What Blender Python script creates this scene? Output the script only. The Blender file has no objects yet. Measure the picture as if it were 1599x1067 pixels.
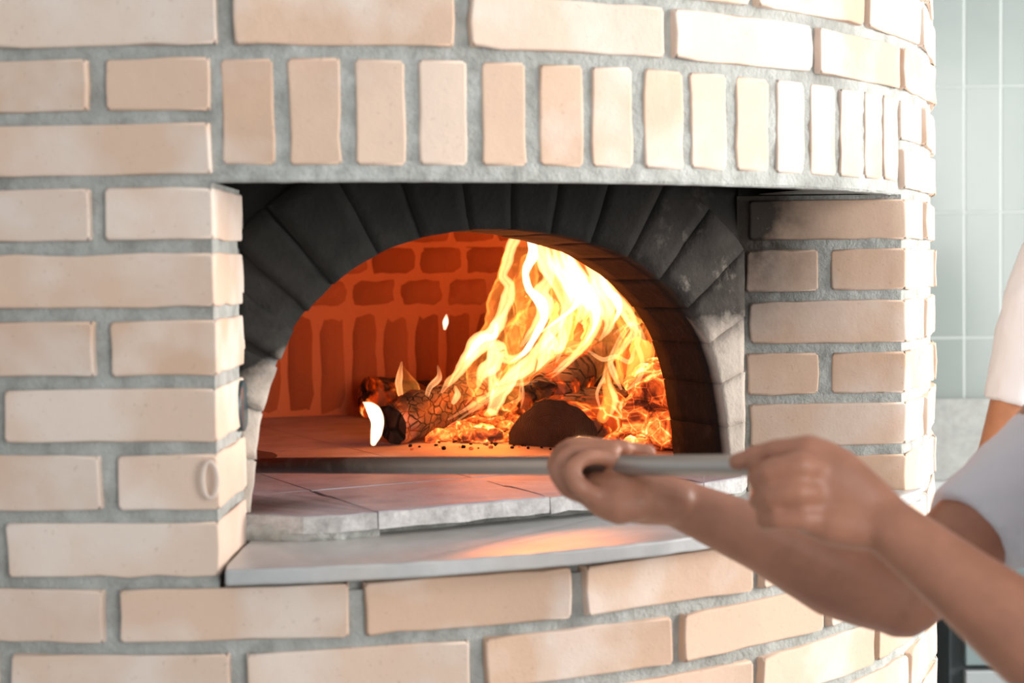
import bpy, bmesh, math, random
from mathutils import Vector, Matrix, noise
random.seed(7)
SC = bpy.context.scene
COL = SC.collection
pi = math.pi

# ------------------------------------------------------------------ camera
W, H, F = 1599.0, 1067.0, 2500.0
PITCH, ROLL, ZC = -0.045181, -0.013015, 1.48
cam_d = bpy.data.cameras.new('camera')
cam = bpy.data.objects.new('camera', cam_d)
COL.objects.link(cam)
cam_d.sensor_fit = 'HORIZONTAL'
cam_d.sensor_width = 36.0
cam_d.lens = F / W * 36.0
cam.matrix_world = Matrix.Translation((0, 0, ZC)) @ Matrix.Rotation(pi / 2 + PITCH, 4, 'X') @ Matrix.Rotation(ROLL, 4, 'Z')
cam_d.clip_start = 0.02
cam_d.dof.use_dof = True
cam_d.dof.focus_distance = 2.25
cam_d.dof.aperture_fstop = 4.6
SC.camera = cam

# ------------------------------------------------------------------ world, window light, exposure
SC.view_settings.view_transform = 'Standard'
SC.view_settings.look = 'None'
SC.view_settings.gamma = 1.0
SC.view_settings.use_curve_mapping = False
SC.view_settings.exposure = 0.28
SC.cycles.use_denoising = True
SC.cycles.transparent_max_bounces = 96
SC.cycles.max_bounces = 8
world = bpy.data.worlds.new('daylight')
SC.world = world
world.use_nodes = True
wb = world.node_tree.nodes['Background']
wb.inputs[0].default_value = (0.90, 0.95, 1.0, 1)
wb.inputs[1].default_value = 0.53


def area_light(name, loc, target, size, size_y, watts, col):
    ld = bpy.data.lights.new(name, 'AREA')
    ld.shape = 'RECTANGLE'
    ld.size, ld.size_y, ld.energy, ld.color = size, size_y, watts, col
    o = bpy.data.objects.new(name, ld)
    COL.objects.link(o)
    o.location = loc
    o.rotation_euler = (Vector(target) - Vector(loc)).to_track_quat('-Z', 'Y').to_euler()
    return o


area_light('window_daylight', (3.3, 2.05, 1.9), (0.3, 2.0, 1.3), 2.0, 1.8, 188, (1.0, 0.97, 0.93))
area_light('front_fill_light', (2.3, -1.7, 1.8), (0.2, 1.9, 1.1), 1.8, 1.8, 72, (1.0, 0.98, 0.95))  # added fill lamp at front right for the lower bricks, no window known there


def fire_light(loc, watts, radius, col=(1.0, 0.30, 0.05)):
    ld = bpy.data.lights.new('fire_glow', 'POINT')
    ld.energy, ld.color, ld.shadow_soft_size = watts, col, radius
    o = bpy.data.objects.new('fire_glow', ld)
    COL.objects.link(o)
    o.location = loc
    return o


# ------------------------------------------------------------------ pixel helpers (photo frame 1599 x 1067)
def ray(x, y):
    dx, dy = x - W / 2, y - H / 2
    cr, sr = math.cos(ROLL), math.sin(ROLL)
    u, w = dx * cr + dy * sr, -dx * sr + dy * cr
    c, s = math.cos(PITCH), math.sin(PITCH)
    d = (u / F, 1.0, -w / F)
    return Vector((d[0], d[1] * c - d[2] * s, d[1] * s + d[2] * c))


def at(x, y, Y):
    r = ray(x, y)
    p = r * (Y / r.y)
    return Vector((p.x, p.y, p.z + ZC))


def at_z(x, y, Z):
    r = ray(x, y)
    p = r * ((Z - ZC) / r.z)
    return Vector((p.x, p.y, p.z + ZC))


CX, CY, R = -0.36514, 2.65084, 1.02759


def phi_at(x, y, RR=R):
    r = ray(x, y)
    a = r.x * r.x + r.y * r.y
    b = -2 * (r.x * CX + r.y * CY)
    c = CX * CX + CY * CY - RR * RR
    t = (-b - math.sqrt(max(b * b - 4 * a * c, 0))) / 2 / a
    return math.atan2(r.x * t - CX, CY - r.y * t)


def cyl(ph, rr=R):
    return Vector((CX + rr * math.sin(ph), CY - rr * math.cos(ph)))


# ------------------------------------------------------------------ mesh helpers
class MB:
    def __init__(self):
        self.v, self.f, self.m, self.t, self.sm = [], [], [], [], []

    def add(self, verts, faces, mat=0, tint=0.5, smooth=False):
        b = len(self.v)
        self.v += [tuple(p) for p in verts]
        for f in faces:
            self.f.append([i + b for i in f])
            self.m.append(mat)
            self.t.append(tint)
            self.sm.append(smooth)

    def build(self, name, mats, parent=None, origin=None):
        org = Vector(origin) if origin else (Vector(parent['_o']) if parent else Vector((0, 0, 0)))
        me = bpy.data.meshes.new(name)
        me.from_pydata([tuple(Vector(p) - org) for p in self.v], [], self.f)
        for mt in (mats if isinstance(mats, (list, tuple)) else [mats]):
            me.materials.append(mt)
        me.polygons.foreach_set('material_index', self.m)
        me.polygons.foreach_set('use_smooth', self.sm)
        a = me.attributes.new('tint', 'FLOAT', 'FACE')
        a.data.foreach_set('value', self.t)
        me.update()
        o = bpy.data.objects.new(name, me)
        COL.objects.link(o)
        if parent:
            o.parent = parent
        elif origin:
            o.location = org
        return o


def thing(name, loc, label, cat, group=None):
    o = bpy.data.objects.new(name, None)
    o.empty_display_size = 0.05
    COL.objects.link(o)
    o.location = loc
    o['_o'] = tuple(loc)
    tag(o, label, cat, group)
    return o


def tag(o, label, cat, group=None, kind=None):
    o['label'] = label
    o['category'] = cat
    if group:
        o['group'] = group
    if kind:
        o['kind'] = kind
    return o


def nz(p, s, seed=0.0):
    return noise.noise(Vector((p[0] * s + seed, p[1] * s - seed, p[2] * s + 2.3 * seed)))


def round_poly(pts, r, step=0.03):
    """Plan polygon (ccw) with clipped corners and subdivided edges; returns (points, is_corner)."""
    n = len(pts)
    out = []
    for i in range(n):
        p0, p1, p2 = Vector(pts[i - 1]), Vector(pts[i]), Vector(pts[(i + 1) % n])
        a, b = (p0 - p1), (p2 - p1)
        rr = min(r, a.length * .3, b.length * .3)
        A, B = p1 + a.normalized() * rr, p1 + b.normalized() * rr
        for t in (0, .5, 1):
            q = A * (1 - t) ** 2 + p1 * 2 * t * (1 - t) + B * t * t
            out.append((q, True))
        L = b.length - 2 * rr
        k = max(1, int(L / step))
        u = b.normalized()
        if L > .012:
            out.append((B + u * .0016, False))
        for j in range(1, k):
            out.append((B + u * (L * j / k), False))
        if L > .012:
            out.append((B + u * (L - .0016), False))
    return out


def prism(mb, poly, z0, z1, r=0.004, jit=0.0016, tint=0.5, mat=0, step=0.03, cz=0.003, smooth=True):
    """A brick: extruded plan polygon, all edges rounded and slightly irregular."""
    pts = round_poly(poly, r, step)
    c = sum((p for p, _ in pts), Vector((0, 0))) / len(pts)
    seed = random.random() * 50
    zs = [(z0, -r), (z0 + r * .3, -r * .3), (z0 + r, 0), (z0 + r + .0016, 0)]
    k = max(1, int((z1 - z0) / 0.022))
    for j in range(1, k):
        zs.append((z0 + (z1 - z0) * j / k, 0))
    zs += [(z1 - r - .0016, 0), (z1 - r, 0), (z1 - r * .3, -r * .3), (z1, -r)]
    n = len(pts)
    vs, fs = [], []
    # outward direction per plan vertex
    nr = []
    for i in range(n):
        d = pts[(i + 1) % n][0] - pts[i - 1][0]
        nr.append(Vector((d.y, -d.x)).normalized())
    zm = (z0 + z1) / 2
    for z, off in zs:
        for i, (p, cor) in enumerate(pts):
            q = p + nr[i] * off
            zz = z
            if cor:
                zz = z + (cz if z < zm else -cz) * abs(z - zm) / (abs(z1 - z0) / 2)
            v = Vector((q.x, q.y, zz))
            w = Vector((nz(v, 30, seed), nz(v, 30, seed + 9), nz(v, 42, seed + 17)))
            v += w * jit * 1.5
            vs.append(v)
    m = len(zs)
    for a in range(m - 1):
        for i in range(n):
            j = (i + 1) % n
            fs.append((a * n + i, a * n + j, (a + 1) * n + j, (a + 1) * n + i))
    fs.append(tuple(reversed(range(n))))
    fs.append(tuple((m - 1) * n + i for i in range(n)))
    mb.add(vs, fs, mat, tint, smooth)


def loft(mb, rings, mat=0, tint=.5, smooth=True, cap=True):
    n = len(rings[0])
    vs = [p for r in rings for p in r]
    fs = []
    for a in range(len(rings) - 1):
        for i in range(n):
            j = (i + 1) % n
            fs.append((a * n + i, a * n + j, (a + 1) * n + j, (a + 1) * n + i))
    if cap:
        fs.append(tuple(reversed(range(n))))
        fs.append(tuple((len(rings) - 1) * n + i for i in range(n)))
    mb.add(vs, fs, mat, tint, smooth)


def box(mb, lo, hi, mat=0, tint=.5):
    x0, y0, z0 = lo
    x1, y1, z1 = hi
    vs = [(x0, y0, z0), (x1, y0, z0), (x1, y1, z0), (x0, y1, z0), (x0, y0, z1), (x1, y0, z1), (x1, y1, z1), (x0, y1, z1)]
    mb.add(vs, [(0, 3, 2, 1), (4, 5, 6, 7), (0, 1, 5, 4), (1, 2, 6, 5), (2, 3, 7, 6), (3, 0, 4, 7)], mat, tint)


def catmull(pts, k=6):
    out = []
    n = len(pts)
    for i in range(n - 1):
        p0, p1, p2, p3 = pts[max(i - 1, 0)], pts[i], pts[i + 1], pts[min(i + 2, n - 1)]
        for j in range(k):
            t = j / k
            out.append(tuple(0.5 * (2 * b + (-a + c) * t + (2 * a - 5 * b + 4 * c - d) * t * t + (-a + 3 * b - 3 * c + d) * t ** 3)
                             for a, b, c, d in zip(p0, p1, p2, p3)))
    out.append(tuple(pts[-1]))
    return out


def tube_rings(pts, rad, n=14, flat=1.0, flatdir=None, ball0=True, ball1=True):
    """rings along a polyline; rad per point; flat = thickness factor along flatdir; round ends."""
    pts = [Vector(p) for p in pts]
    P, RR = list(pts), list(rad)
    rings = []

    def frame(d):
        up = Vector(flatdir) if flatdir is not None else Vector((0, 0, 1))
        if abs(d.normalized().dot(up.normalized())) > .95:
            up = Vector((0, 1, 0)) if flatdir is None else Vector((1, 0, .3))
        a = d.cross(up).normalized()
        b = d.cross(a).normalized()
        return a, b

    def ring(c, d, r):
        a, b = frame(d)
        return [c + a * (r * math.cos(2 * pi * i / n)) + b * (r * flat * math.sin(2 * pi * i / n)) for i in range(n)]
    d0 = (P[1] - P[0]).normalized()
    d1 = (P[-1] - P[-2]).normalized()
    if ball0:
        for t in (80, 55, 28):
            rings.append(ring(P[0] - d0 * RR[0] * math.sin(math.radians(t)), d0, RR[0] * math.cos(math.radians(t))))
    for i in range(len(P)):
        d = (P[min(i + 1, len(P) - 1)] - P[max(i - 1, 0)]).normalized()
        rings.append(ring(P[i], d, RR[i]))
    if ball1:
        for t in (28, 55, 80):
            rings.append(ring(P[-1] + d1 * RR[-1] * math.sin(math.radians(t)), d1, RR[-1] * math.cos(math.radians(t))))
    return rings


# ------------------------------------------------------------------ materials
def new_mat(name):
    m = bpy.data.materials.new(name)
    m.use_nodes = True
    nt = m.node_tree
    return m, nt, nt.nodes['Principled BSDF']


class N:
    """tiny node wrapper"""

    def __init__(self, nt):
        self.nt = nt

    def node(self, typ, ins=None, **kw):
        n = self.nt.nodes.new(typ)
        for k, v in kw.items():
            setattr(n, k, v)
        for k, v in (ins or {}).items():
            if hasattr(v, 'is_linked') or isinstance(v, bpy.types.NodeSocket):
                self.nt.links.new(v, n.inputs[k])
            else:
                n.inputs[k].default_value = v
        return n

    def pos(self):
        return self.node('ShaderNodeNewGeometry').outputs['Position']

    def noise(self, scale, detail=4, rough=.55, vec=None, dist=0.0):
        ins = {'Scale': scale, 'Detail': detail, 'Roughness': rough, 'Distortion': dist, 'Vector': vec or self.pos()}
        return self.node('ShaderNodeTexNoise', ins).outputs['Fac']

    def ramp(self, fac, stops, interp='LINEAR'):
        n = self.node('ShaderNodeValToRGB', {'Fac': fac})
        cr = n.color_ramp
        cr.interpolation = interp
        while len(cr.elements) < len(stops):
            cr.elements.new(0.5)
        for e, (p, c) in zip(cr.elements, stops):
            e.position = p
            e.color = (*c, 1) if len(c) == 3 else c
        return n.outputs['Color']

    def mix(self, fac, a, b, mode='MIX'):
        n = self.node('ShaderNodeMix', data_type='RGBA', blend_type=mode)
        for k, v in ((0, fac), (6, a), (7, b)):
            if isinstance(v, bpy.types.NodeSocket):
                self.nt.links.new(v, n.inputs[k])
            else:
                n.inputs[k].default_value = v if k == 0 else ((*v, 1) if len(v) == 3 else v)
        return n.outputs[2]

    def math(self, op, a, b=0.0, clamp=False):
        n = self.node('ShaderNodeMath', operation=op, use_clamp=clamp)
        for k, v in ((0, a), (1, b)):
            if isinstance(v, bpy.types.NodeSocket):
                self.nt.links.new(v, n.inputs[k])
            else:
                n.inputs[k].default_value = v
        return n.outputs[0]

    def maprange(self, v, a, b, c=0.0, d=1.0):
        return self.node('ShaderNodeMapRange', {'Value': v, 'From Min': a, 'From Max': b, 'To Min': c, 'To Max': d}).outputs[0]

    def bump(self, h, strength, dist):
        return self.node('ShaderNodeBump', {'Height': h, 'Strength': strength, 'Distance': dist}).outputs[0]

    def link(self, a, b):
        self.nt.links.new(a, b)

    def attr(self, name):
        return self.node('ShaderNodeAttribute', attribute_name=name).outputs['Fac']

    def xyz(self, v):
        n = self.node('ShaderNodeSeparateXYZ', {0: v})
        return n.outputs[0], n.outputs[1], n.outputs[2]


def simple(name, col, rough=.6, metal=0.0, bump=None, var=None, spec=.5):
    m, nt, b = new_mat(name)
    g = N(nt)
    b.inputs['Roughness'].default_value = rough
    b.inputs['Metallic'].default_value = metal
    b.inputs['Specular IOR Level'].default_value = spec
    if var:
        sc, amt = var
        f = g.noise(sc, 4)
        c = g.ramp(f, [(.3, tuple(x * (1 - amt) for x in col)), (.7, tuple(min(1, x * (1 + amt)) for x in col))])
        g.link(c, b.inputs['Base Color'])
    else:
        b.inputs['Base Color'].default_value = (*col, 1)
    if bump:
        sc, st, di = bump
        g.link(g.bump(g.noise(sc, 5), st, di), b.inputs['Normal'])
    return m


FX0, FY0 = -0.30, 1.79           # arch face origin and directions (plan)
DX, DY = 0.88319, 0.46901
NX, NY = -0.46901, 0.88319


def soot_mask(g):
    """Soot deposited around the mouth: strongest high up over the arch and just inside the jambs."""
    P = g.pos()
    x, y, z = g.xyz(P)
    s = g.math('ADD', g.math('MULTIPLY', g.math('SUBTRACT', x, FX0), DX), g.math('MULTIPLY', g.math('SUBTRACT', y, FY0), DY))
    return x, y, z, s


def mat_brick():
    m, nt, b = new_mat('pale_peach_brick')
    g = N(nt)
    t = g.attr('tint')
    base = g.ramp(t, [(0.0, (.56, .375, .265)), (.35, (.62, .44, .325)), (.7, (.66, .50, .395)), (1.0, (.71, .585, .49))])
    bl = g.noise(7.5, 3, .5)
    pale = g.maprange(bl, .47, .62)
    c = g.mix(g.math('MULTIPLY', pale, .7), base, (.72, .625, .555))
    warm = g.maprange(g.noise(11, 2, .5, dist=.4), .52, .70)
    c = g.mix(g.math('MULTIPLY', warm, .35), c, (.62, .41, .31))
    # soot on the jamb bricks: towards the inside upper corner
    x, y, z, s = soot_mask(g)
    inner = g.maprange(x, .455, .325)              # right jamb, towards the arch
    high = g.maprange(z, 1.34, 1.54)
    inm = g.math('MULTIPLY', inner, g.maprange(y, 1.95, 2.05))
    so = g.math('MULTIPLY', g.math('MULTIPLY', inm, high), 1.0, True)
    so = g.math('MULTIPLY', so, g.maprange(g.noise(16, 5, .6), .25, .6, .55, 1.25), True)
    reveal_shade = g.math('MULTIPLY', g.math('MULTIPLY', g.maprange(y, 1.95, 2.05), g.maprange(x, .522, .505)), .40)  # shade of the right reveal painted in: whole face mixed towards brown
    c = g.mix(reveal_shade, c, (.36, .235, .165))
    c = g.mix(so, c, (.035, .028, .022))
    sp = g.maprange(g.noise(160, 2), .66, .74)
    c = g.mix(g.math('MULTIPLY', sp, .25), c, (.25, .17, .12))
    g.link(c, b.inputs['Base Color'])
    b.inputs['Roughness'].default_value = .85
    b.inputs['Specular IOR Level'].default_value = .2
    h = g.math('ADD', g.math('MULTIPLY', g.noise(60, 4), .6), g.math('MULTIPLY', g.noise(320, 3), .25))
    g.link(g.bump(h, .25, .004), b.inputs['Normal'])
    return m


def mat_mortar(name='grey_mortar', k=1.0):
    m, nt, b = new_mat(name)
    g = N(nt)
    f = g.noise(30, 6, .65)
    c = g.ramp(f, [(.28, (.26 * k, .26 * k, .24 * k)), (.5, (.37 * k, .375 * k, .35 * k)), (.72, (.47 * k, .475 * k, .455 * k))])
    x, y, z, s = soot_mask(g)
    inner = g.math('MULTIPLY', g.maprange(x, .44, .32), g.maprange(y, 1.9, 2.02))
    so = g.math('MULTIPLY', inner, g.maprange(z, 1.34, 1.50), True)
    so = g.math('MULTIPLY', so, g.maprange(g.noise(25, 5, .6), .25, .6, .8, 1.4), True)
    c = g.mix(so, c, (.05, .042, .034))
    g.link(c, b.inputs['Base Color'])
    b.inputs['Roughness'].default_value = .95
    b.inputs['Specular IOR Level'].default_value = .1
    h = g.math('ADD', g.math('MULTIPLY', g.noise(45, 6, .7), 1.0), g.math('MULTIPLY', g.noise(200, 4, .6), .35))
    g.link(g.bump(h, .8, .006), b.inputs['Normal'])
    return m


def mat_sooty(name='sooty_brick', clean=(.55, .47, .40)):
    m, nt, b = new_mat(name)
    g = N(nt)
    x, y, z, s = soot_mask(g)
    n1 = g.noise(9, 5, .6)
    # soot edge height varies across the face: lower limit left ~1.40, right ~1.36
    edge = g.math('ADD', z, g.math('MULTIPLY', g.math('SUBTRACT', n1, .5), .16))
    right = g.maprange(s, .50, .66)
    edge = g.math('SUBTRACT', edge, g.math('MULTIPLY', right, .02))
    edge = g.math('ADD', edge, g.math('MULTIPLY', g.maprange(s, .25, .10), .03))
    so = g.maprange(edge, 1.345, 1.40)
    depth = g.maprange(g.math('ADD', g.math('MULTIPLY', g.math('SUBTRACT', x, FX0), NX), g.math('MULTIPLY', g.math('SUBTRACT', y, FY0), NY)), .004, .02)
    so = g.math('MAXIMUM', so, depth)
    grey = g.ramp(g.noise(14, 5, .6), [(.3, (.011, .010, .009)), (.55, (.021, .0195, .0175)), (.75, (.046, .043, .039))])
    pat = g.maprange(g.noise(26, 6, .7), .56, .72)
    grey = g.mix(g.math('MULTIPLY', g.maprange(s, .46, .60), .8), grey, g.ramp(g.noise(20, 5, .65), [(.3, (.035, .030, .026)), (.7, (.085, .072, .062))]))
    dusty = g.math('MULTIPLY', g.math('MULTIPLY', pat, g.maprange(s, .50, .60)), .7)
    c = g.mix(dusty, grey, (.30, .26, .22))
    tint = g.attr('tint')
    cl = g.mix(tint, clean, tuple(k * .82 for k in clean))
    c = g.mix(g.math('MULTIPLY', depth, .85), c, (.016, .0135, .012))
    c = g.mix(so, cl, c)
    lintel_shade = g.maprange(z, 1.47, 1.55)  # shade under the lintel put into the colour: near black towards the top
    c = g.mix(g.math('MULTIPLY', lintel_shade, .75), c, (.010, .009, .008))
    g.link(c, b.inputs['Base Color'])
    b.inputs['Roughness'].default_value = .9
    b.inputs['Specular IOR Level'].default_value = .15
    h = g.math('ADD', g.noise(35, 5, .65), g.math('MULTIPLY', g.noise(170, 3), .3))
    g.link(g.bump(h, .5, .006), b.inputs['Normal'])
    return m


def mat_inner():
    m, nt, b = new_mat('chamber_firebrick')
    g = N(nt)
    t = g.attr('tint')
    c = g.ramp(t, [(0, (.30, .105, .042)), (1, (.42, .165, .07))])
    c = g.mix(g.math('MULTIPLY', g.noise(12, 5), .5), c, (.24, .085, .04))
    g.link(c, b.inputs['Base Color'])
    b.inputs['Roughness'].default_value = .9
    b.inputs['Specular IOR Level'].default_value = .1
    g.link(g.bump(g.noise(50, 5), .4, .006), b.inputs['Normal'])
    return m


def mat_hearth():
    m, nt, b = new_mat('hearth_tile')
    g = N(nt)
    x, y, z, s = soot_mask(g)
    tt = g.math('ADD', g.math('MULTIPLY', g.math('SUBTRACT', x, FX0), NX), g.math('MULTIPLY', g.math('SUBTRACT', y, FY0), NY))
    c = g.ramp(g.noise(14, 5, .6), [(.3, (.27, .245, .27)), (.55, (.36, .335, .365)), (.75, (.43, .41, .435))])
    # brushed soot smear along the front left corner
    n1 = g.math('MULTIPLY', g.math('SUBTRACT', g.noise(12, 4), .5), .06)
    d = g.math('ADD', g.math('MULTIPLY', g.math('ADD', s, n1), .5), g.math('MULTIPLY', g.math('ABSOLUTE', g.math('ADD', tt, g.math('ADD', -.045, n1))), .75))
    sm = g.maprange(d, .095, .03)
    c = g.mix(g.math('MULTIPLY', sm, .85), c, (.07, .058, .05))
    # chalky broken front edge
    fr = g.math('MULTIPLY', g.maprange(z, 1.2096, 1.2075), g.maprange(tt, .02, .0))
    c = g.mix(g.math('MULTIPLY', fr, .85), c, g.ramp(g.noise(70, 4, .7), [(.3, (.30, .29, .275)), (.65, (.56, .55, .53))]))
    g.link(c, b.inputs['Base Color'])
    b.inputs['Roughness'].default_value = .62
    b.inputs['Specular IOR Level'].default_value = .35
    h = g.math('ADD', g.noise(40, 5, .6), g.math('MULTIPLY', g.noise(180, 3), .3))
    g.link(g.bump(h, .25, .004), b.inputs['Normal'])
    return m


def mat_ledge():
    m, nt, b = new_mat('grey_stone')
    g = N(nt)
    c = g.ramp(g.noise(11, 6, .6, dist=.6), [(.3, (.37, .375, .37)), (.55, (.46, .46, .455)), (.75, (.53, .525, .515))])
    c = g.mix(g.math('MULTIPLY', g.maprange(g.noise(5, 3), .5, .68), .35), c, (.46, .38, .31))
    g.link(c, b.inputs['Base Color'])
    b.inputs['Roughness'].default_value = .34
    g.link(g.bump(g.noise(70, 5), .12, .003), b.inputs['Normal'])
    return m


def mat_char(name, glow=0.0, ash=.3, scale=34.0, brown=.5):
    m, nt, b = new_mat(name)
    g = N(nt)
    P = g.node('ShaderNodeTexCoord').outputs['Object']
    wv = g.node('ShaderNodeVectorMath', {0: P, 1: g.node('ShaderNodeVectorMath', {0: g.node('ShaderNodeTexNoise', {'Vector': P, 'Scale': 18.0}).outputs['Color'], 'Scale': .03}, operation='SCALE').outputs[0]}, operation='ADD').outputs[0]
    vo = g.node('ShaderNodeTexVoronoi', {'Vector': wv, 'Scale': scale}, feature='DISTANCE_TO_EDGE').outputs['Distance']
    n1 = g.noise(25, 5, .6, P)
    c = g.ramp(n1, [(.3, (.012, .010, .009)), (.55, (.05 + .05 * brown, .036 + .02 * brown, .028)), (.75, (.12 + .1 * brown, .075 + .04 * brown, .055))])
    a = g.math('MULTIPLY', g.maprange(g.noise(8, 3, .5, P), .5, .6), ash)
    c = g.mix(a, c, (.46, .33, .29))
    crack = g.maprange(vo, .0, .10)
    c = g.mix(crack, (.006, .005, .004), c)
    g.link(c, b.inputs['Base Color'])
    b.inputs['Roughness'].default_value = .85
    h = g.math('ADD', g.math('MULTIPLY', crack, 1.0), g.math('MULTIPLY', n1, .5))
    g.link(g.bump(h, .9, .008), b.inputs['Normal'])
    if glow > 0:
        hot = g.math('MULTIPLY', g.maprange(g.noise(16, 5, .6, P, .5), .48, .66), g.maprange(vo, .16, .0, .25, 1.0))
        e = g.ramp(hot, [(0, (0, 0, 0)), (.3, (.5, .03, .0)), (.6, (1.0, .22, .02)), (1, (1.0, .62, .2))])
        g.link(e, b.inputs['Emission Color'])
        b.inputs['Emission Strength'].default_value = glow
    return m


def mat_ember(name='glowing_ember', k=2.2, lo=.36, hi=.68):
    m, nt, b = new_mat(name)
    g = N(nt)
    P = g.pos()
    n1 = g.noise(20, 6, .65, P, .8)
    vo = g.node('ShaderNodeTexVoronoi', {'Vector': P, 'Scale': 48.0}, feature='DISTANCE_TO_EDGE').outputs['Distance']
    heat = g.math('ADD', g.math('MULTIPLY', g.maprange(n1, lo, hi), .85), g.maprange(vo, .05, 0, 0, .22))
    e = g.ramp(heat, [(0, (.012, .002, .001)), (.25, (.22, .02, .003)), (.5, (.95, .11, .012)), (.75, (1.0, .36, .07)), (1, (1.0, .72, .36))])
    g.link(e, b.inputs['Emission Color'])
    st = g.maprange(heat, .2, 1.0, .5, k)
    g.link(st, b.inputs['Emission Strength'])
    c = g.ramp(n1, [(.3, (.03, .02, .018)), (.7, (.30, .17, .13))])
    g.link(c, b.inputs['Base Color'])
    b.inputs['Roughness'].default_value = .9
    g.link(g.bump(g.math('ADD', n1, vo), .8, .008), b.inputs['Normal'])
    return m


def mat_flame(name, col, k):
    m = bpy.data.materials.new(name)
    m.use_nodes = True
    nt = m.node_tree
    nt.nodes.remove(nt.nodes['Principled BSDF'])
    out = nt.nodes['Material Output']
    e = nt.nodes.new('ShaderNodeEmission')
    e.inputs[0].default_value = (*col, 1)
    e.inputs[1].default_value = k
    nt.links.new(e.outputs[0], out.inputs['Volume'])
    return m


M_BRICK = mat_brick()
M_MORTAR = mat_mortar()
M_LINTEL = mat_mortar('lintel_render', 1.08)
M_SOOT = mat_sooty()
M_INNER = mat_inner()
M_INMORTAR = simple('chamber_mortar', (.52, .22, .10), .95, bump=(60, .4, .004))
M_HEARTH = mat_hearth()
M_LEDGE = mat_ledge()
M_BLACK = simple('soot_black', (.018, .016, .014), .95, bump=(40, .6, .006), spec=.1)
M_STEEL = simple('dull_steel', (.50, .48, .44), .38, .85)
M_PLUG = simple('dark_teal_metal', (.045, .075, .085), .35, .4)

# ------------------------------------------------------------------ oven: courses
h0 = .0675
Z0 = 1.7051
ADJ = {-2: -.001, -1: -.001, 0: -.0013, 1: .0005, 2: .0033, 3: .0047, 4: .004, 5: .0023, 6: .0022, 7: 0, 8: -.0007, 9: -.001, 10: -.001}


def zk(k):
    return Z0 - k * h0 + ADJ.get(k, -.001)


GZ = .0068      # half horizontal joint
GV = .0085      # half vertical joint
oven = thing('brick_oven', (CX, CY, 0), 'round pale brick pizza oven with a sooty arched mouth and a fire inside', 'oven')
bricks = MB()


def rt():
    return min(1, max(0, random.gauss(.5, .24)))


def cyl_brick(p0, p1, z0, z1, tint=None, depth=.05, proud=-.0005):
    """straight brick whose ends stand slightly proud of the round wall"""
    a, b = cyl(p0), cyl(p1)
    mid = (p0 + p1) / 2
    nrm = Vector((math.sin(mid), -math.cos(mid)))
    dist = R + proud
    da = dist - (a - Vector((CX, CY))).dot(nrm)
    a, b = a + nrm * da, b + nrm * da
    prism(bricks, [a, b, b - nrm * depth, a - nrm * depth], z0, z1, r=.0019, tint=rt() if tint is None else tint)


PH_L, PH_R = .0605, 1.040
PH_MIN, PH_MAX = -1.25, 2.1
SA = .2466 / R
rows = {}
for k in range(-8, 16):
    zt, zb = zk(k) - GZ, zk(k + 1) + GZ
    ym = None
    given = {-2: [540, 880, 1172, 1349, 1435], -1: [352, 721, 1041, 1269, 1403], 0: [152], 1: [-44], 2: [154], 3: [-35], 4: [161], 5: [-2], 6: [171], 7: [3],
             8: [176, 557, 902, 1180], 9: [6, 371, 744, 1054, 1287], 10: [177, 547, 905, 1178, 1363], 11: [1414]}.get(k)
    # image height of this course near the left, only to turn px into angle
    py = 133 + 103.6 * k
    ang = []
    if given:
        for x in given:
            yy = py
            if k in (-2, -1):
                yy = 20
            if k >= 8:
                yy = 950
            ang.append(phi_at(x, yy))
    else:
        ang = [0.1 + (.12 if k % 2 else 0)]
    in_open = 0 <= k <= 7
    lo = list(ang)
    while lo[0] > PH_MIN:
        step = SA * (1 if not (in_open and k % 2 == 0) else 1)
        lo.insert(0, lo[0] - step)
    if not in_open:
        while lo[-1] < PH_MAX:
            lo.append(lo[-1] + SA)
        for a, b in zip(lo, lo[1:]):
            cyl_brick(a + GV / R, b - GV / R, zb, zt)
        continue
    for a, b in zip(lo, lo[1:]):
        cyl_brick(a + GV / R, b - GV / R, zb, zt)
    s0 = lo[-1] + GV / R
    if k < 2:
        cyl_brick(s0, phi_at(328, 140 if k == 0 else 230), zb, zt, .45)
    else:
        # left quoin, runs round the corner into the reveal
        E = cyl(s0, R + (.006 if k % 2 else .003))
        C = Vector((-.3005, 1.6195 if k % 2 else 1.6225))
        Fp = Vector((-.3005, 1.803))
        dv = .05
        prism(bricks, [E, C, Fp, Fp + Vector((-.05, 0)), Vector((-.352, 1.69)), E + Vector((.0, .05))], zb, zt, r=.0019, tint=rt())
    # right side outside
    if k < 2:
        st = phi_at(1406, 200) + .002
    else:
        st = PH_R
    L1 = .112 if k % 2 == 0 else .235
    e1 = st + L1 / R
    if k >= 2:
        C = Vector((.524, 2.1295))
        E = cyl(e1, R + .002)
        nE = Vector((math.sin(e1), -math.cos(e1)))
        if k % 2 == 0:
            I = Vector((.316, 2.121))
            prism(bricks, [I, C, E, E - nE * .05, Vector((.50, 2.19)), I + Vector((0, .06))], zb, zt, r=.0019, tint=.45 + random.random() * .3)
        else:
            I = Vector((.425, 2.1265))
            prism(bricks, [I, C, E, E - nE * .05, Vector((.50, 2.19)), I + Vector((0, .06))], zb, zt, r=.0019, tint=random.random() * .4)
            prism(bricks, [(.312, 2.121), (.407, 2.1255), (.407, 2.19), (.312, 2.19)], zb, zt, r=.0019, tint=.3 + random.random() * .3)
    else:
        cyl_brick(st, e1, zb, zt, .8)
    q = e1 + 2 * GV / R * .55
    while q < PH_MAX:
        cyl_brick(q, q + SA - 2 * GV / R, zb, zt)
        q += SA

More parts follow.
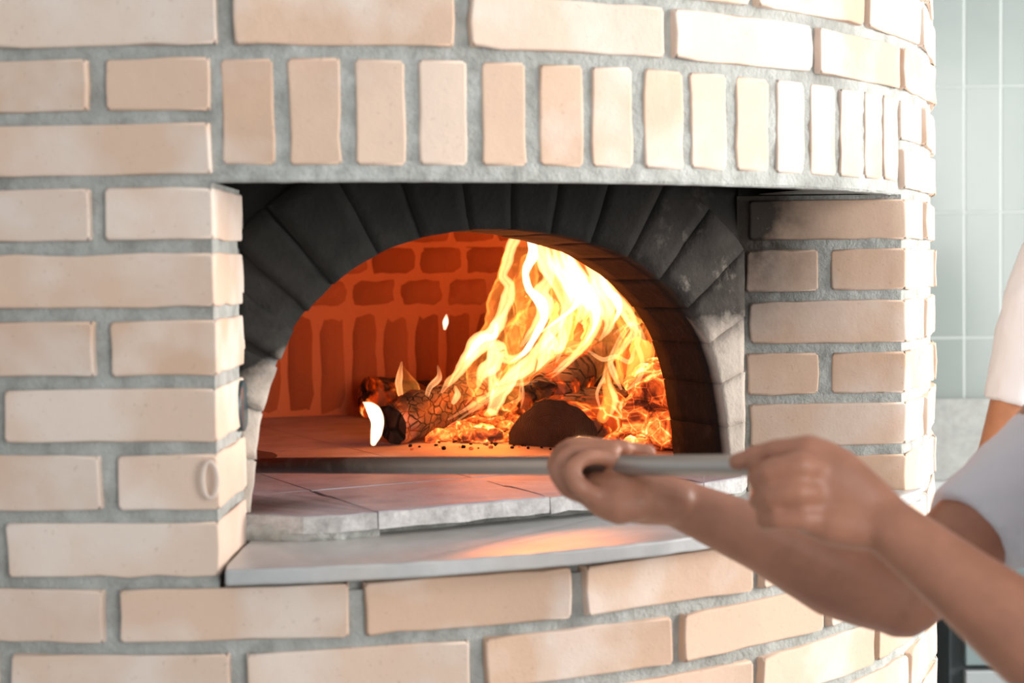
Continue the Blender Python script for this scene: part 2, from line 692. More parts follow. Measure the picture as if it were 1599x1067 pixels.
# soldier course over the opening
PH0, DPH = .132090, .0644792
ZS0, ZS1 = 1.5890, zk(0) - GZ
sold = [(phi_at(345.5, 170), phi_at(427, 170))]
edges = [(452, 532), (557, 633.5), (656, 730.5), (754, 822), (844.5, 911), (926, 989), (1008, 1067.5), (1081, 1135.5), (1152, 1201), (1215, 1257.5), (1268.5, 1305.5), (1314, 1346.5), (1353, 1378.5), (1382, 1403.5)]
stint = [.15, .4, .62, .85, .42, .3, .5, .45, .7, .6, .9, .62, .9, .55, .75]
sold += [(phi_at(a, 185), phi_at(b, 185)) for a, b in edges]
for (a, b), t in zip(sold, stint):
    cyl_brick(a, b, ZS0, ZS1, t, proud=-.0014)
bricks.build('brick_cladding', [M_BRICK], oven)

# ------------------------------------------------------------------ oven: mortar body with the opening
mort = MB()
RM = R - .0038
ZB, ZT, ZTOP = 1.150, 1.5725, 2.30
phs = [PH_MIN - .6 + i * .05 for i in range(int((PH_L - PH_MIN + .6) / .05))]
phs = [p for p in phs if p < -.5]
p = -.5
while p < 1.6:
    phs.append(p)
    p += .010
phs = [p for p in phs if abs(p - PH_L) > .004 and abs(p - PH_R) > .004] + [PH_L, PH_R]
p = 1.62
while p < 2 * pi + PH_MIN - .62:
    phs.append(p)
    p += .08
phs.sort()
zsl = [0, .2, .4, .6, .8]
z = .9
while z < 2.05:
    zsl.append(z)
    z += .0085
zsl = [z for z in zsl if abs(z - ZB) > .004 and abs(z - ZT) > .004] + [ZB, ZT, 2.15, ZTOP]
zsl.sort()
vs, fs = [], []
nph = len(phs)
for z in zsl:
    for p in phs:
        q = cyl(p, RM)
        v = Vector((q.x, q.y, z))
        d = .0016 * nz(v, 70) + .0009 * nz(v, 26, 5) + .0010 * nz(v, 150, 9)
        q = cyl(p, RM + d)
        vs.append((q.x, q.y, z))
for a in range(len(zsl) - 1):
    for i in range(nph):
        j = (i + 1) % nph
        if phs[i] >= PH_L - 1e-6 and j and phs[j] <= PH_R + 1e-6 and zsl[a] >= ZB - 1e-6 and zsl[a + 1] <= ZT + 1e-6:
            continue
        fs.append((a * nph + i, a * nph + j, (a + 1) * nph + j, (a + 1) * nph + i))
fs.append(tuple((len(zsl) - 1) * nph + i for i in range(nph)))
mort.add(vs, fs, 0, .5, True)


def rough_quad(mb, a, b, z0, z1, amp=.0025, step=.008, mat=0):
    """vertical rough sheet from plan point a to b"""
    a, b = Vector(a), Vector(b)
    n = max(2, int((b - a).length / step))
    m = max(2, int((z1 - z0) / step))
    d = (b - a).normalized()
    nr = Vector((d.y, -d.x))
    vs, fs = [], []
    for j in range(m + 1):
        for i in range(n + 1):
            q = a + (b - a) * i / n
            zz = z0 + (z1 - z0) * j / m
            v = Vector((q.x, q.y, zz))
            o = 0 if i in (0, n) or j in (0, m) else amp * (nz(v, 70, 3) + .6 * nz(v, 25, 8))
            vs.append((q.x + nr.x * o, q.y + nr.y * o, zz))
    for j in range(m):
        for i in range(n):
            fs.append((j * (n + 1) + i, j * (n + 1) + i + 1, (j + 1) * (n + 1) + i + 1, (j + 1) * (n + 1) + i))
    mb.add(vs, fs, mat, .5, True)


cl, cr_ = cyl(PH_L, RM), cyl(PH_R, RM)
rough_quad(mort, cl + Vector((-.0005, -.001)), (-.3045, 1.83), ZB, ZT)
rough_quad(mort, (.300, 2.1255), cr_ + Vector((.001, -.001)), ZB, ZT)
mort.build('mortar_body', [M_MORTAR], oven)

# lintel band under the soldiers and its soffit
lin = MB()
nA = 60
top, bot = [], []
arc = [PH_L - .012 + (PH_R - PH_L + .012) * i / nA for i in range(nA + 1)]
rf = [[], [], [], []]
for p in arc:
    w = cyl(p, R)
    o1 = .0012 * nz((w.x, w.y, 0), 40)
    o2 = .0012 * nz((w.x, w.y, 3), 55)
    for lst, (rr, zz) in zip(rf, ((R - .03, 1.5955), (R - .0035 + o1, 1.5935), (R - .003 + o2, ZT + .002 + o1), (R - .006, ZT - .001 + o2))):
        q = cyl(p, rr)
        lst.append((q.x, q.y, zz))
vs = sum(rf, [])
fs = []
m = nA + 1
for a in range(3):
    for i in range(nA):
        fs.append(((a + 1) * m + i, (a + 1) * m + i + 1, a * m + i + 1, a * m + i))
# soffit: arc edge to the arch face line
# short soffit, then the smoke slot opens upwards behind it
for rr, zz in ((R - .045, ZT + .001), (R - .052, ZT + .012), (R - .055, 1.84)):
    b0 = len(vs)
    vs += [(*cyl(p, rr), zz) for p in arc]
    pb = b0 - m
    for i in range(nA):
        fs.append((pb + i, pb + i + 1, b0 + i + 1, b0 + i))
lin.add(vs, fs, 0, .5, False)
cap = [cyl(.84, R - .040), cyl(.94, R - .040), cyl(PH_R + .004, R - .020), Vector((.515, 2.14)), Vector((.34, 2.14)), Vector((.325, 2.10))]
lin.add([(*q, ZT + .0015) for q in cap], [tuple(reversed(range(len(cap))))], 0)
lin.build('lintel', [M_LINTEL], oven)
sm_ = MB()                                 # oval mortar smear on a jamb brick
q0 = at(328, 750, 1.612)
rg_ = []
for i in range(21):
    a = 2 * pi * i / 20
    c0 = q0 + Vector((.0075 * math.cos(a), 0, .0185 * math.sin(a)))
    rg_.append([c0 + Vector((math.cos(a) * .0026 * math.cos(2 * pi * k / 8), -.0009 * math.sin(2 * pi * k / 8), math.sin(a) * .0022 * math.cos(2 * pi * k / 8))) for k in range(8)])
loft(sm_, rg_, cap=False)
sm_.build('plaster_smear', [simple('pale_plaster', (.68, .55, .46), .9)], oven)
flue = MB()
fp = [cyl(PH_L - .03 + (PH_R - PH_L + .06) * i / 12, R - .06) for i in range(13)] + [Vector((.45, 2.3)), Vector((.1, 2.3)), Vector((-.40, 2.0))]
flue.add([(*p, 1.84) for p in fp], [tuple(range(len(fp)))], 0)
rough_quad(flue, (.302, 2.128), (.505, 2.195), ZT, 1.84)
rough_quad(flue, (-.33, 1.66), (-.33, 1.86), ZT, 1.84)
flue.build('smoke_slot', [M_BLACK], oven)

# ------------------------------------------------------------------ oven: arch ring
prof = [(.004, 1.205), (.008, 1.24), (.013, 1.275), (.022, 1.325), (.037, 1.368), (.056, 1.408), (.078, 1.437), (.108, 1.464), (.140, 1.487), (.175, 1.504), (.218, 1.518), (.273, 1.526), (.328, 1.529), (.375, 1.526),
        (.418, 1.519), (.458, 1.510), (.500, 1.497), (.552, 1.468), (.597, 1.428), (.628, 1.385), (.643, 1.345), (.653, 1.30), (.660, 1.255), (.664, 1.205)]
SCN, ZCN = .335, 1.205
polar = sorted((math.atan2(z - ZCN, s - SCN), math.hypot(s - SCN, z - ZCN)) for s, z in prof)


def r_in(a):
    if a <= polar[0][0]:
        return polar[0][1]
    for (a0, r0), (a1, r1) in zip(polar, polar[1:]):
        if a <= a1:
            t = (a - a0) / max(a1 - a0, 1e-9)
            return r0 + (r1 - r0) * t
    return polar[-1][1]


def face_pt(s, z, t):
    return Vector((FX0 + DX * s + NX * t, FY0 + DY * s + NY * t, z))


def r_out(a):
    r = r_in(a) + .118
    c = math.cos(a)
    if c > 1e-3:
        r = min(r, max(r_in(a) + .012, (.688 - SCN) / c))
    if c < -1e-3:
        r = min(r, max(r_in(a) + .012, (SCN + .006) / -c))
    return r


ring = MB()
joints = [0, 11, 21, 30.5, 40, 49.5, 59, 69, 79, 89, 99, 110, 120, 131, 138.8, 150, 159.5, 169, 180]
for i, (a0, a1) in enumerate(zip(joints, joints[1:])):
    g = .14 if a1 < 131.5 else .7
    if abs(a1 - 138.8) < .1:
        a0r, a1r = math.radians(a0 + .5), math.radians(a1 - .6)
    elif abs(a0 - 138.8) < .1:
        a0r, a1r = math.radians(a0 + 4.2), math.radians(a1 - .9)
    else:
        a0r, a1r = math.radians(a0 + g * .5), math.radians(a1 - g * .5)
    if i == 0:
        a0r = math.radians(-1)
    nA2, nR, nT = 5, 6, 4
    seed = random.random() * 40
    tf = random.uniform(-.0012, .0008)
    grid = {}
    vs, fs = [], []

    def vert(ai, ri, ti):
        key = (ai, ri, ti)
        if key not in grid:
            a = a0r + (a1r - a0r) * ai / nA2
            ra, rb = r_in(a), r_out(a)
            r = ra + (rb - ra) * ri / nR
            t = tf + .135 * ti / nT
            # rounded edges
            if ti == 0 and (ai in (0, nA2) or ri in (0, nR)):
                t += .0012 if a0 > 125 else .0005
            s, z = SCN + r * math.cos(a), ZCN + r * math.sin(a)
            v = face_pt(s, z, t)
            w = Vector((nz(v, 45, seed), nz(v, 45, seed + 4), nz(v, 45, seed + 8)))
            grid[key] = len(vs)
            vs.append(v + w * (.0024 if a0 > 125 else .0015))
        return grid[key]
    for ai in range(nA2):
        for ri in range(nR):
            fs.append((vert(ai, ri, 0), vert(ai, ri + 1, 0), vert(ai + 1, ri + 1, 0), vert(ai + 1, ri, 0)))
            fs.append((vert(ai, ri, nT), vert(ai + 1, ri, nT), vert(ai + 1, ri + 1, nT), vert(ai, ri + 1, nT)))
    for ti in range(nT):
        for ai in range(nA2):
            fs.append((vert(ai, 0, ti), vert(ai + 1, 0, ti), vert(ai + 1, 0, ti + 1), vert(ai, 0, ti + 1)))
            fs.append((vert(ai, nR, ti), vert(ai, nR, ti + 1), vert(ai + 1, nR, ti + 1), vert(ai + 1, nR, ti)))
        for ri in range(nR):
            fs.append((vert(0, ri, ti), vert(0, ri, ti + 1), vert(0, ri + 1, ti + 1), vert(0, ri + 1, ti)))
            fs.append((vert(nA2, ri, ti), vert(nA2, ri + 1, ti), vert(nA2, ri + 1, ti + 1), vert(nA2, ri, ti + 1)))
    ring.add(vs, fs, 0, random.random(), True)
ring.build('arch_ring', [M_SOOT], oven)

# mortar bed behind / between the voussoirs (with the arch hole)
bed = MB()
nB = 90
vs, fs = [], []
for i in range(nB + 1):
    a = pi * i / nB
    for j, (rr, t) in enumerate(((0.0015, .125), (.0015, .0035), (.03, .0045), (.06, .0055), (.12, .012), (.3, .03))):
        ri = r_in(a)
        r = ri + rr
        if j == 5:
            c, s_ = math.cos(a), max(math.sin(a), 1e-6)
            r = min((.40 / abs(c)) if abs(c) > 1e-6 else 9, .64 / s_)
        elif j == 4:
            r = max(min(r, r_out(a) + .01), ri + .013)
        elif j == 3:
            r = min(r, max(r_out(a), ri + .010))
        elif j == 2:
            r = min(r, ri + .008 if r_out(a) - ri < .03 else r)
        s, z = SCN + r * math.cos(a), ZCN + r * math.sin(a)
        v = face_pt(s, z, t)
        o = .003 * nz(v, 50, 2)
        vs.append(face_pt(s, z, t + o))
for i in range(nB):
    for j in range(5):
        fs.append((i * 6 + j, i * 6 + j + 1, (i + 1) * 6 + j + 1, (i + 1) * 6 + j))
bed.add(vs, fs, 0, .5, True)
M_SOOTM = mat_sooty('sooty_mortar', (.40, .385, .35))
bed.build('arch_mortar', [M_SOOTM], oven)

# ------------------------------------------------------------------ oven: hearth floor, ledge, chamber
ZH = 1.210
hearth = MB()
sl = [-.33, -.10, .127, .348, .569, .80, 1.02]
tl = [-.075, .135, .36, .585, .81, 1.05, 1.25]
for i in range(len(sl) - 1):
    for j in range(len(tl) - 1):
        s0, s1, t0, t1 = sl[i] + .0008, sl[i + 1] - .0008, tl[j] + .0005, tl[j + 1] - .0005
        if j == 0 and (i == 0 or i >= 4):
            if i != 4 or True:
                pass
        c = [face_pt(s, 0, t).xy for s, t in ((s0, t0), (s1, t0), (s1, t1), (s0, t1))]
        if j == 0 and i == 1:
            c = [face_pt(s, 0, t).xy for s, t in ((-.004, .0), (.045, -.055), (.085, -.069), (s1, t0), (s1, t1), (-.004, t1))]
        elif j == 0 and i == 0:
            continue
        elif j == 0 and i == 4:
            c = [face_pt(s, 0, t).xy for s, t in ((s0, t0), (.640, -.058), (.688, -.005), (.688, t1), (s0, t1))]
        elif j == 0 and i == 5:
            continue
        prism(hearth, c, ZH - .020, ZH + random.uniform(-.0003, .0003), r=.0007, cz=0, jit=.0016 if j == 0 else .0002, tint=rt(), step=.012 if j == 0 else .05, smooth=False)
hearth.build('hearth_floor', [M_HEARTH], oven)
hb0 = MB()
prism(hb0, [face_pt(s_, 0, t_).xy for s_, t_ in ((-.002, .0), (.06, -.040), (.64, -.040), (.690, .0), (.98, .5), (.98, 1.25), (-.33, 1.25), (-.33, .5))], 1.179, ZH - .0202, r=.001, jit=.002, step=.012, cz=0)
hb0.build('hearth_bedding', [M_MORTAR], oven)
lump = MB()
for _ in range(120):                       # crumbly mortar under the left end of the hearth
    s = random.uniform(.0, .125)
    c0 = face_pt(s, 1.180 + random.uniform(.000, .0125), -.050 * min(1, s / .06) + random.uniform(-.004, .004))
    r = random.uniform(.004, .009)
    rings = tube_rings([c0 - Vector((r * .8, 0, 0)), c0 + Vector((r * .8, 0, 0))], [r, r * .9], 10)
    loft(lump, [[p + Vector((nz(p, 90, 1), nz(p, 90, 2), nz(p, 90, 3))) * .003 for p in rg] for rg in rings])
LUMP = lump

ledge = MB()
pl = phi_at(352, 887, R + .02)
outer = [cyl(pl + (PH_R + .012 - pl) * i / 48, R + .021) for i in range(49)]
inner = [Vector((.515, 2.119)), Vector((.40, 2.116)), Vector((.33, 2.16)), Vector((-.20, 1.92)), Vector((-.297, 1.83)), Vector((-.297, 1.64))]
prism(ledge, outer + inner, 1.1635, 1.180, r=.0028, jit=.0007, step=.03, cz=0, smooth=False)
ledge.build('stone_ledge', [M_LEDGE], oven)
sub = MB()                                 # masonry under ledge and hearth
prism(sub, [cyl(PH_L + .004 + (PH_R - PH_L - .008) * i / 24, R - .012) for i in range(25)] + [Vector((.50, 2.2)), Vector((.1, 2.6)), Vector((-.7, 2.3)), Vector((-.33, 1.80))], 1.05, 1.166, r=.002, jit=0, cz=0, smooth=False)
sub.build('masonry_base', [M_MORTAR], oven)

RI = .55
CHX, CHY = face_pt(.335, 0, .56).xy
MOUTH = math.atan2(-NX, NY)                # angle (cyl convention) of the mouth seen from the chamber centre: towards -n


def ch(a, rr, z):
    return Vector((CHX + rr * math.sin(a), CHY - rr * math.cos(a), z))


# profile (radius, z) of the dome: vertical soldier course, then corbelled rows
dome_prof = [(RI, 1.205), (RI, 1.409)]
ang_r = .0
zc_, rc = 1.402, RI
el = 0.0
while len(dome_prof) < 11:
    el += .115
    dome_prof.append((RI * math.cos(el * 1.05) ** .8 if el * 1.05 < 1.5 else .03, 1.409 + .52 * math.sin(el)))
dome = MB()
nD = 96


def in_mouth(a, z):
    d = (a - MOUTH + pi) % (2 * pi) - pi
    return abs(d) < .66 and z < 1.57


vs, fs = [], []
dp = [(RI + .012, 1.19), (RI + .012, 1.30)] + [(r + .012, z + .008) for r, z in dome_prof[1:]] + [(.0, dome_prof[-1][1] + .02)]
for r, z in dp:
    for i in range(nD):
        vs.append(ch(2 * pi * i / nD, r, z))
for a in range(len(dp) - 1):
    for i in range(nD):
        j = (i + 1) % nD
        if in_mouth(2 * pi * (i + .5) / nD, (dp[a][1] + dp[a + 1][1]) / 2):
            continue
        fs.append((a * nD + j, a * nD + i, (a + 1) * nD + i, (a + 1) * nD + j))
dome.add(vs, fs, 1, .5, True)


def dome_brick(a0, a1, lo, hi, tint):
    """one firebrick with softly rounded face"""
    nU, nV = 5, 5
    vs, fs = [], []
    seed = random.random() * 30
    for j in range(nV + 1):
        for i in range(nU + 1):
            u, v = i / nU, j / nV
            eu, ev = abs(2 * u - 1), abs(2 * v - 1)
            edge = max(eu, ev) > .99
            uu = .5 + (u - .5) * (1 - .06 * (ev > .99))
            a = a0 + (a1 - a0) * uu
            r = lo[0] + (hi[0] - lo[0]) * v
            z = lo[1] + (hi[1] - lo[1]) * v
            rr = r + (.0135 if edge else (.006 if max(eu, ev) < .65 else .0075))
            p = ch(a, rr, z)
            vs.append(p + Vector((nz(p, 50, seed), nz(p, 50, seed + 3), nz(p, 50, seed + 6))) * .003)
    for j in range(nV):
        for i in range(nU):
            b = j * (nU + 1) + i
            fs.append((b + 1, b, b + nU + 1, b + nU + 2))
    dome.add(vs, fs, 0, tint, True)


for ri, (lo, hi) in enumerate(zip(dome_prof, dome_prof[1:])):
    wid = .0585 if ri == 0 else .0865
    r = max(lo[0], .08)
    n = max(6, int(2 * pi * r / wid))
    off = random.random() * .1 + (.5 if ri % 2 else 0) * 2 * pi / n
    gz = .0055
    L = math.hypot(hi[0] - lo[0], hi[1] - lo[1])
    lo2 = (lo[0] + (hi[0] - lo[0]) * gz / L, lo[1] + (hi[1] - lo[1]) * gz / L)
    hi2 = (hi[0] + (lo[0] - hi[0]) * gz / L, hi[1] + (lo[1] - hi[1]) * gz / L)
    for i in range(n):
        a0, a1 = off + 2 * pi * i / n, off + 2 * pi * (i + 1) / n
        if in_mouth((a0 + a1) / 2, lo[1]):
            continue
        g = .005 / r
        dome_brick(a0 + g, a1 - g, lo2, hi2, rt())
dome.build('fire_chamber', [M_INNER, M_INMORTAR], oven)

plug = MB()
pc = at(378, 634, 1.772)
pc.x = -.2972
rings = []
for x, r in ((-.03, .0), (-.03, .028), (-.0012, .028), (-.0004, .0268), (-.0004, .0005)):
    rings.append([Vector((pc.x + x, pc.y + r * math.cos(2 * pi * i / 28), pc.z + r * 1.02 * math.sin(2 * pi * i / 28))) for i in range(28)])
loft(plug, rings)
po = plug.build('vent_cover', [M_PLUG], oven)
po['label'] = 'small round dark teal metal cover set in the left jamb'

# ------------------------------------------------------------------ room
fl = MB()
box(fl, (-4, -2.5, -.05), (4, 4.2, 0))
M_FLOOR = simple('grey_floor_tile', (.30, .31, .31), .5, var=(3, .15))
o = fl.build('floor', [M_FLOOR])
o['kind'] = 'structure'


def mat_tiles():
    m, nt, b = new_mat('sage_wall_tile')
    g = N(nt)
    x, y, z = g.xyz(g.pos())
    u = g.math('DIVIDE', g.math('SUBTRACT', x, 1.1465 - .0925 * 40), .0925)
    v = g.math('DIVIDE', g.math('SUBTRACT', z, 1.292 - .316 * 10), .316)
    fu, fv = g.math('FRACT', u), g.math('FRACT', v)
    du = g.math('MULTIPLY', g.math('MINIMUM', fu, g.math('SUBTRACT', 1.0, fu)), .0925)
    dv = g.math('MULTIPLY', g.math('MINIMUM', fv, g.math('SUBTRACT', 1.0, fv)), .316)
    d = g.math('MINIMUM', du, dv)
    cell = g.node('ShaderNodeCombineXYZ', {0: g.math('FLOOR', u), 1: g.math('FLOOR', v)}).outputs[0]
    rnd = g.node('ShaderNodeTexWhiteNoise', {'Vector': cell}, noise_dimensions='2D').outputs['Value']
    f = g.math('ADD', g.math('MULTIPLY', rnd, .5), g.math('MULTIPLY', g.noise(5, 3), .5))
    c = g.ramp(f, [(.15, (.225, .262, .247)), (.5, (.245, .281, .268)), (.85, (.262, .295, .285))])
    gr = g.maprange(d, .0014, .0026)
    c = g.mix(gr, (.43, .47, .46), c)
    g.link(c, b.inputs['Base Color'])
    b.inputs['Roughness'].default_value = .22
    g.link(g.maprange(d, .0012, .004, .7, .2), b.inputs['Roughness'])
    hh = g.math('ADD', g.maprange(d, .001, .004), g.math('MULTIPLY', g.noise(9, 2), .5))
    g.link(g.bump(hh, .35, .003), b.inputs['Normal'])
    return m


wl = MB()
box(wl, (-4, 4.05, 0), (4, 4.2, 3.2))
o = wl.build('wall_back', [mat_tiles()])
o['kind'] = 'structure'

counter = thing('kitchen_counter', (1.75, 3.75, 0), 'pale stone counter with teal cabinet against the tiled wall', 'counter')
M_STONE = simple('pale_terrazzo', (.30, .31, .295), .45, var=(60, .14))
M_TOP = simple('white_stone_top', (.80, .81, .81), .3)
M_CAB = simple('grey_teal_cabinet', (.20, .265, .27), .45)
M_CABD = simple('dark_recess', (.06, .075, .08), .7)
b_ = MB()
prism(b_, [(.75, 3.42), (2.9, 3.42), (2.9, 4.045), (.75, 4.045)], .895, .930, r=.004, jit=0, cz=0, smooth=False, step=1)
b_.build('worktop', [M_TOP], counter)
b_ = MB()
prism(b_, [(.75, 4.025), (2.9, 4.025), (2.9, 4.048), (.75, 4.048)], .931, 1.139, r=.003, jit=0, cz=0, smooth=False, step=1)
b_.build('splashback', [M_STONE], counter)
b_ = MB()
box(b_, (.97, 3.55, .10), (2.86, 4.04, .894))
b_.build('carcass', [M_CABD], counter)
M_CAB_LIT = simple('lit_grey_front', (.36, .40, .41), .45)  # lower fronts coloured paler to stand in for light caught on their top
for i in range(3):
    for (za, zb_, mt) in ((.585, .885, M_CAB), (.125, .572, M_CAB_LIT)):
        b_ = MB()
        x0 = 1.0 + i * .62
        prism(b_, [(x0, 3.525), (x0 + .61, 3.525), (x0 + .61, 3.549), (x0, 3.549)], za, zb_, r=.003, jit=0, cz=0, smooth=False, step=1)
        d = b_.build('drawer', [mt], counter)
        hb = MB()
        zz = zb_ - .06
        loft(hb, tube_rings([(x0 + .20, 3.505, zz), (x0 + .41, 3.505, zz)], [.006, .006], 10))
        for xx in (x0 + .21, x0 + .40):
            loft(hb, tube_rings([(xx, 3.527, zz), (xx, 3.505, zz)], [.004, .004], 8, ball0=False, ball1=False))
        me_o = hb.build('handle', [M_STEEL], None, counter['_o'])
        me_o.location = (0, 0, 0)
        me_o.parent = d
b_ = MB()
box(b_, (1.0, 3.60, .0), (2.84, 4.0, .10))
b_.build('plinth', [M_CABD], counter)

# ------------------------------------------------------------------ fire wood
M_CHAR = mat_char('charred_wood', glow=.45, ash=.15, scale=30, brown=.5)
M_BLACKCHAR = mat_char('black_char', ash=0.0, scale=22, brown=.1)
M_CHARA = mat_char('charred_wood_ash', glow=.35, ash=.75, scale=70, brown=.3)
M_CHARG = mat_char('burning_wood', glow=1.1, ash=.2, scale=36, brown=.8)
M_EMBER = mat_ember()
M_EMBERH = mat_ember('white_hot_ember', 2.6, .34, .66)


def mat_endgrain():
    m, nt, b = new_mat('scorched_end_grain')
    g = N(nt)
    P = g.node('ShaderNodeTexCoord').outputs['Object']
    w = g.node('ShaderNodeTexWave', {'Vector': P, 'Scale': 120.0, 'Distortion': 6.0, 'Detail': 4.0}, wave_type='RINGS', rings_direction='Y').outputs['Fac']
    n1 = g.noise(30, 4, .6, P)
    c = g.ramp(g.math('ADD', g.math('MULTIPLY', w, .4), g.math('MULTIPLY', n1, .6)), [(.25, (.026, .018, .014)), (.6, (.062, .042, .031)), (.85, (.105, .072, .053))])
    g.link(c, b.inputs['Base Color'])
    b.inputs['Roughness'].default_value = .8
    g.link(g.bump(w, .3, .003), b.inputs['Normal'])
    return m


M_END = mat_endgrain()


def make_log(p0, p1, rx, rz, label, bark, half=False, seed=0.0, endmat=None, lump=.10, zroll=0.0, n=40, m=26, taper=.9, glow_patch=None):
    """split or round log from p0 (near end) to p1; returns object (bark mesh) with an end_face child"""
    p0, p1 = Vector(p0), Vector(p1)
    d = (p1 - p0).normalized()
    side = d.cross(Vector((0, 0, 1))).normalized()
    up = side.cross(d).normalized()
    cr, sr = math.cos(zroll), math.sin(zroll)
    side, up = side * cr + up * sr, up * cr - side * sr
    L = (p1 - p0).length
    mb = MB()
    rings = []

    def outline(k):
        a = -2 * pi * k / n
        x, z = math.cos(a), math.sin(a)
        if half:
            z = z if z > 0 else z * .22
            z = z - .35
        return x, z
    for i in range(m + 1):
        t = i / m
        sc = 1 - (1 - taper) * t
        if i == 0:
            sc *= .965
        rg = []
        for k in range(n):
            x, z = outline(k)
            base = p0 + d * (L * t)
            q = base + side * (x * rx * sc) + up * (z * rz * sc)
            dirn = (side * x + up * z).normalized()
            o = lump * rx * (nz(q, 22, seed) + .55 * nz(q, 55, seed + 4) + .3 * abs(nz(q, 110, seed + 7)))
            q = q + dirn * o
            if 0 < i < m:
                q += d * .003 * nz(q, 60, seed + 3)
            rg.append(q)
        rings.append(rg)
    loft(mb, rings, cap=False)
    c1 = sum(rings[-1], Vector()) / n
    mb.add(rings[-1] + [c1 + d * .004], [(k, (k + 1) % n, n) for k in range(n)], 0, .5, False)
    o = mb.build('log', [bark], None, tuple(p0))
    o['label'], o['category'] = label, 'firewood log'
    # end face, slightly domed and chipped, its own part
    e = MB()
    r0 = rings[0]
    c0 = sum(r0, Vector()) / n
    vs, fs = list(r0), []
    for j, f in enumerate((.8, .55, .3)):
        for k in range(n):
            q = c0 + (r0[k] - c0) * f
            vs.append(q - d * (.0015 + .0025 * nz(q, 60, seed)))
    vs.append(c0 - d * .002)
    for j in range(3):
        for k in range(n):
            k2 = (k + 1) % n
            fs.append((j * n + k2, j * n + k, (j + 1) * n + k, (j + 1) * n + k2))
    for k in range(n):
        fs.append((3 * n + (k + 1) % n, 3 * n + k, 4 * n))
    e.add(vs, fs, 0, .5, True)
    eo = e.build('end_face', [endmat or M_END], None, tuple(p0))
    eo.location = (0, 0, 0)
    eo.parent = o
    return o


def lift(p, dz):
    return Vector((p.x, p.y, p.z + dz))


# big half-round log, end grain towards the mouth
a = at_z(858, 699, ZH)
make_log((a.x, a.y, ZH + .028), at(1005, 620, 2.62), .090, .067, 'big half-round log with dark end grain facing the oven mouth', M_CHARG, True, 3.1, None, .08, .22)
# charred squarish log at the left, cracked, tip towards the mouth
a = at_z(612, 694, ZH)
make_log((a.x, a.y, ZH + .031), at(800, 590, 2.66), .036, .034, 'black cracked log lowest at the left with ash-pink flank', M_CHARA, False, 7.7, M_BLACKCHAR, .22, .6)
# log further back left, ember outlined
a = at_z(575, 655, ZH)
make_log((a.x, a.y, ZH + .040), at(700, 628, 3.0), .040, .040, 'round charred log lying behind the cracked black log', M_CHAR, False, 12.3, M_CHARG, .12)
# leaning log in the flames
make_log(at(850, 628, 2.44), at(1005, 470, 2.72), .042, .040, 'charred log leaning up to the right inside the flames', M_CHARG, False, 17.9, M_CHAR, .14)
make_log(at(775, 590, 2.62), at(850, 455, 2.80), .034, .032, 'upright charred stick behind the tallest flames', M_CHAR, False, 21.2, M_CHAR, .16)
# glowing log at the right
a = at_z(1010, 705, ZH)
make_log((a.x + .022, a.y + .055, ZH + .050), at(1040, 600, 2.66), .060, .052, 'glowing orange log breaking into coals beside the right arch wall', M_EMBERH, False, 27.0, M_EMBER, .26, .3)
a = at_z(1045, 703, ZH)
make_log((a.x - .005, a.y - .01, ZH + .030), lift(at_z(1060, 690, ZH), .03) + Vector((.0, .09, 0)), .030, .028, 'short dark coal chunk against the right arch wall', M_EMBER, False, 31.0, M_EMBER, .3)

# bed of embers and ash between the logs
em = MB()
random.seed(21)


def ember(c, r, mat):
    seed = random.random() * 60
    nU, nV = 9, 6
    vs, fs = [], []
    sq = random.uniform(.5, .9)
    for j in range(nV + 1):
        th = pi * j / nV
        for i in range(nU):
            ph = 2 * pi * i / nU
            v = Vector((math.sin(th) * math.cos(ph), math.sin(th) * math.sin(ph), math.cos(th) * sq))
            k = 1 + .35 * nz(v, 1.7, seed)
            vs.append(Vector(c) + v * r * k)
    for j in range(nV):
        for i in range(nU):
            i2 = (i + 1) % nU
            fs.append((j * nU + i, (j + 1) * nU + i, (j + 1) * nU + i2, j * nU + i2))
    em.add(vs, fs, mat, .5, False)


for _ in range(420):
    px_, py_ = random.uniform(672, 822), random.uniform(605, 692)
    if py_ < 596 + (815 - px_) * .45:
        continue
    c = at_z(px_, py_, ZH)
    r = random.uniform(.006, .017)
    ember((c.x, c.y, ZH + r * .5 + random.uniform(0, .03) * (1 if py_ < 670 else .15)), r, 0 if random.random() < .35 else 1)
for _ in range(120):
    px_, py_ = random.uniform(905, 1075), random.uniform(655, 703)
    c = at_z(px_, py_, ZH)
    r = random.uniform(.008, .022)
    ember((c.x, c.y, ZH + r * .5), r, 0 if random.random() < .55 else 1)
for _ in range(46):
    px_, py_ = random.uniform(640, 880), random.uniform(690, 703)
    c = at_z(px_, py_, ZH)
    r = random.uniform(.0012, .004)
    ember((c.x, c.y, ZH + r * .5), r, 0 if random.random() < .3 else 2)
eo = em.build('embers', [M_EMBER, M_EMBERH, M_BLACK])
tag(eo, 'bed of glowing embers and ash scattered between the burning logs', 'embers', kind='stuff')

# ------------------------------------------------------------------ flames (glowing gas: emission only volumes in hollow tongues)
M_F0 = mat_flame('flame_orange', (1.0, .27, .04), 64)
M_F1 = mat_flame('flame_yellow', (1.0, .39, .14), 150)
M_F2 = mat_flame('flame_core', (1.0, .60, .38), 360)


